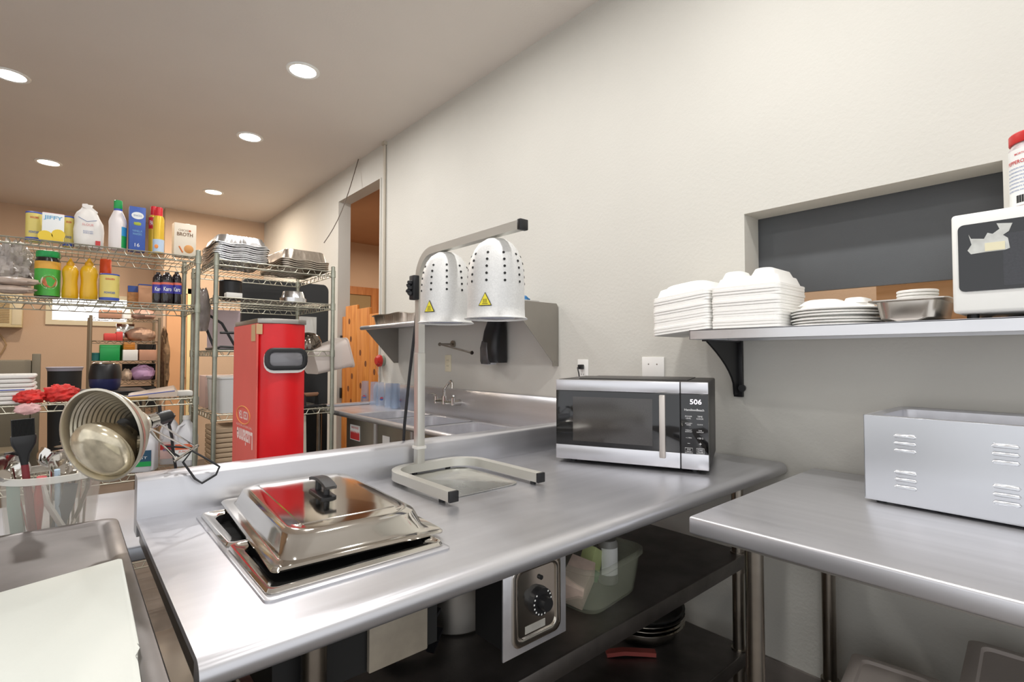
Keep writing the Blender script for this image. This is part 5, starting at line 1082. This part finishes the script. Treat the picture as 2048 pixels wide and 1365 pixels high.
# lower shelf: nested pans, red handled skillet
LZ = .2455
pz = None; M_DPAN = mat('dark_pan_interior', '#2b2a2a', .4, .3)
for k in range(4):
    lab = ('round metal pan nested in the stack on the lowest shelf' if k < 3 else 'dark-lined round metal pan on top of the stack on the lowest shelf')
    p = (1.68, 1.17, LZ + k * .016)
    if pz is None: pz = add('round_pan', G().lathe([(.11, 0), (.125, .006), (.15, .05), (.158, .052), (.158, .054), (.148, .0535), (.122, .010), (.02, .006)], 36), M_CHROME, label=lab, cat='pan', group='nested pans on the lowest shelf', loc=p)
    elif k < 3: dup(pz, loc=p, label=lab)
    else: add('round_pan', G().lathe([(.11, 0), (.125, .006), (.15, .05), (.158, .052), (.158, .054), (.148, .0535), (.122, .010), (.02, .006)], 36), M_DPAN, label=lab, cat='pan', group='nested pans on the lowest shelf', loc=p)
g = G(); g.tube([(0, 0, .008), (.06, .01, .014), (.13, .02, .010), (.17, .022, .009)], 0, sq=(.014, .007)); add('kitchen_tool', g, mat('dull_red_handle', '#8f3f38', .5), label='dull red handled tool sticking out in front of the nested pans', cat='tool', loc=(1.44, 1.15, LZ), rz=-.85)

# ================================================================== FAR ROOM
# air conditioner
ac0 = P(0, 655, y=8.3); ac = thing('air_conditioner', 'cream window air conditioner high on the far wall at the left edge', 'air conditioner', (-.62, 8.38, 1.62))
add('casing', G().box(-.34, .235, -.2, .015, 0, .40, .01), mat('cream_ac_plastic', '#dccb9f', .5), ac)
g = G()
for k in range(16): g.box(-.31, .13, -.208, -.199, .05 + k * .019, .06 + k * .019)
add('grille', g, mat('brown_grille', '#a88c60', .6), ac)
add('side_panel', G().box(.15, .23, -.206, -.2, .03, .38, .002), mat('cream_side', '#e3d6b4', .5), ac)
add('cord', G().tube([(.0, -.0, -.02), (.03, -.02, -.06), (.08, -.03, -.14), (.10, -.03, -.2), (.06, -.03, -.3), (-.05, -.02, -.4)], .008, 6), mat('tan_cord', '#a98d66', .6), ac)
# tan door on the back wall
dm = mat('tan_painted_door', '#dba77a', .55)
dx_0, dx_1 = P(326, 700, y=7.38).x, P(372, 700, y=7.38).x
d_ = struct('door_1', G().box(dx_0 + .03, dx_1, 7.36, 7.395, 0, 2.05, .003), dm, smooth=0)
add('knob', G().cyl((dx_1 - .03, 7.36, 1.02), (dx_1 - .03, 7.33, 1.02), .022, seg=14), mat('brass_knob', '#a3743c', .3, .8), d_)
struct('trim_4', G().box(dx_1 + .003, dx_1 + .05, 7.35, 7.398, 0, 2.12).box(dx_0 - .02, dx_1 + .05, 7.35, 7.398, 2.055, 2.12), mat('pale_yellow_trim', '#f2dca6', .5))
# far rack: simple wire shelving with goods
fy = 6.5; fx0, fx1 = P(180, 700, y=fy).x, P(318, 700, y=fy).x
fz_ = [P(240, v, y=fy).z for v in (637, 682, 722, 764)] + [.75]
fr = thing('wire_rack', 'distant dark wire rack with goods in the far room under the window', 'rack', ((fx0 + fx1) / 2, fy, 0)); fo = Vector(((fx0 + fx1) / 2, fy, 0)); w_ = (fx1 - fx0)
M_FW = mat('dull_bronze_wire', '#8b7d68', .5, .6)
for z in fz_:
    g = G(); g.box(-w_ / 2, w_ / 2, -.004, .004, z - .004 - 0, z).box(-w_ / 2, w_ / 2, .446, .454, z - .004, z).box(-w_ / 2, -w_ / 2 + .008, 0, .45, z - .004, z).box(w_ / 2 - .008, w_ / 2, 0, .45, z - .004, z)
    g.tube([(-w_ / 2 + w_ * i / 18, 0, z - (.004 if i % 2 else .028)) for i in range(19)], .003, 4); g.cyl((-w_ / 2, 0, z - .03), (w_ / 2, 0, z - .03), .003, seg=5)
    for i in range(1, 22): g.cyl((-w_ / 2 + w_ * i / 22, 0, z - .001), (-w_ / 2 + w_ * i / 22, .45, z - .001), .002, seg=4)
    add('wire_shelf', g, M_FW, fr)
for x in (-w_ / 2, w_ / 2):
    for y in (0, .45): add('post', G().cyl((x, y, 0), (x, y, fz_[0] + .02), .014, seg=10), M_FW, fr)
def far(name, lab, cat, a, b, tp, row, m, y=fy + .05, d=.2, kind='box', grp='goods on the distant rack'):
    xa, xb = span(a, b, y); z = fz_[row] + .001; h_ = P((a + b) / 2, tp, y=y).z - z
    if kind == 'box': g = G().box(-(xb - xa) / 2, (xb - xa) / 2, 0, d, 0, h_, .004)
    elif kind == 'blob': g = G().blob((0, d / 2, h_ * .45), ((xb - xa) / 2, d / 2, h_ * .56), a, .2, 3, 20, 12)
    else: g = G().lathe([((xb - xa) / 2 * r, h_ * q) for r, q in kind], 20, (0, (xb - xa) / 2))
    return add(name, g, m, label=lab, cat=cat, group=grp, loc=((xa + xb) / 2, y, z))
CC = mat('peach_cardboard', '#c9967a', .7)
far('cardboard_box', 'peach cardboard box on top of the distant rack', 'box', 197, 242, 620, 0, CC)
far('white_pitcher', 'white rounded container on top of the distant rack', 'container', 238, 262, 612, 0, M_WHITE, kind=[(1, 0), (1, .4), (.7, .9), (.5, 1)])
far('plastic_sack', 'brown plastic bag slumped on top of the distant rack at right', 'bag', 262, 314, 618, 0, mat('brown_film', '#a9877a', .5, var=.2, vscale=12), kind='blob')
far('red_tin', 'small red and white tin on the distant rack, left', 'tin', 208, 232, 667, 1, mat('red_pack', '#d2433c', .5), grp='small red packs on the distant rack'); far('red_tin', 'small red pack beside the tin on the distant rack', 'tin', 232, 245, 664, 1, mat('red_pack2', '#d2433c', .5), grp='small red packs on the distant rack')
far('food_sack', 'brown paper-like sack on the second shelf of the distant rack', 'bag', 252, 314, 655, 1, mat('brown_sack', '#b08e77', .7, var=.2, vscale=14), kind='blob')
far('steel_pan', 'shiny pan with black handle high on the distant rack', 'pan', 232, 268, 648, 1, M_CHROME, y=fy + .3, d=.1, kind='box')
far('green_box', 'bright green box on the distant rack', 'box', 200, 240, 690, 2, M_GRN); far('green_box', 'green box behind the bright one, right of it', 'box', 226, 246, 690, 2, mat('green_card', '#3c9f3c', .5), y=fy + .2)
far('teal_tin', 'teal and white tub at the left of the distant rack', 'tub', 180, 202, 706, 2, mat('teal_tub', '#1f6b66', .4), kind=[(1, 0), (1, .8), (1.05, .82), (1.05, 1)])
far('white_box', 'stacked white cartons on the distant rack, beside the green boxes', 'box', 246, 276, 700, 2, M_WPLAS); 
xa, xb = span(247, 270, fy + .05); add('cereal_box', G().box(-(xb - xa) / 2, (xb - xa) / 2, 0, .2, 0, P(258, 686, y=fy).z - P(258, 700, y=fy).z - .002, .003), mat('orange_pack', '#e0902f', .5, var=.3, vscale=9), label='orange and red packet on top of the white cartons', cat='box', loc=((xa + xb) / 2, fy + .05, P(258, 700, y=fy + .05).z + .003))
far('peach_box', 'flat peach box on the distant rack, right', 'box', 279, 314, 700, 2, CC)
far('mauve_pack', 'mauve printed snack bag on the lower distant shelf', 'bag', 262, 314, 730, 3, mat('mauve_pack', '#c9a0c6', .5, var=.1), kind='blob'); far('beige_pack', 'beige snack bag beside the mauve one on the lower distant shelf', 'bag', 244, 268, 738, 3, mat('beige_pack', '#d8bfa8', .6), kind='blob')
far('black_crate', 'black crate on the bottom shelf of the distant rack', 'crate', 244, 314, 775, 4, M_BLACKM, d=.3)
far('black_box', 'black box at the back of the third shelf of the distant rack', 'box', 276, 312, 688, 2, M_BLACKM, y=fy + .3, d=.12)
far('black_box', 'low black box behind the mauve snack bag on the distant rack', 'box', 246, 312, 728, 3, M_BLACKM, y=fy + .32, d=.12)
add('brown_blanket', G().blob((0, 0, .35), (.05, .2, .38), 5, .2, 4, 20, 20), mat('brown_fleece', '#7d6348', .9, bump=1, bscale=60, var=.3, vscale=30), label='brown fuzzy bundle hanging beside the distant rack', cat='cloth', loc=(fx1 + .075, fy + .25, .86))
# pot on a trolley in front of the far rack
y5 = 5.2; d5 = dia(180, 246, y5); x5 = P(212, 700, y=y5).x; zb5 = P(212, 780, y=y5).z
pt = thing('slow_cooker', 'large black pot with shiny top on a blue base in the far room', 'pot', (x5, y5, zb5)); r5 = d5 / 2; h5 = P(212, 724, y=y5).z - zb5
add('lower_bowl', G().lathe([(r5 * .8, 0), (r5 * .95, .03), (r5, h5 * .40)], 30), mat('dark_blue_enamel', '#30345f', .25), pt); add('upper_shell', G().lathe([(r5 * 1.01, h5 * .40), (r5 * 1.0, h5 * .6), (r5 * .92, h5 * .85), (r5 * .8, h5 * .93)], 30), M_BLACK, pt); add('lid', G().lathe([(r5 * .85, h5 * .93), (r5 * .7, h5 * .98), (r5 * .2, h5)], 30), M_CHROME, pt)
tt = thing('trolley', 'small dark steel trolley under the black pot in the far room', 'trolley', (x5, y5, 0))
add('trolley_top', G().box(-.25, .25, -.25, .25, zb5 - .02, zb5 - .001, .004), M_BLACK, tt)
for x in (-.23, .23):
    for y in (-.23, .23): add('leg', G().cyl((x, y, 0), (x, y, zb5 - .02), .012, seg=10), M_FW, tt)
y6 = 5.8; d6 = dia(96, 166, y6); x6 = P(131, 700, y=y6).x; h6 = P(131, 735, y=y6).z
bn = thing('waste_bin', 'tall black waste bin with pale liner rim in the far room', 'bin', (x6, y6, 0)); add('bin_body', G().lathe([(d6 * .40, 0), (d6 * .5, h6 - .02), (d6 * .5, h6)], 28), M_BLACKM, bn)
add('liner', G().lathe([(d6 * .505, h6 - .03), (d6 * .53, h6 - .01), (d6 * .56, h6), (d6 * .5, h6 + .004), (d6 * .48, h6 - .01)], 28, cap0=False, cap1=False), mat('grey_liner', '#a9a6b2', .4), bn)
y7 = 6.6; x7 = P(82, 700, y=y7).x; z7 = P(60, 720, y=y7).z
bh = thing('upholstered_bench', 'grey-brown high-backed bench at the left in the far room', 'bench', (x7 - .5, y7, 0))
M_BEN = mat('grey_brown_vinyl', '#6d6656', .6, bump=.3, bscale=120)
add('backrest', G().box(-.55, .44, 0, .07, .3, z7, .02), M_BEN, bh); add('post', G().box(.44, .50, -.01, .08, 0, P(82, 708, y=y7).z, .006), M_BEN, bh); add('seat', G().box(-.55, .44, -.4, .0, .36, .46, .02), M_BEN, bh)
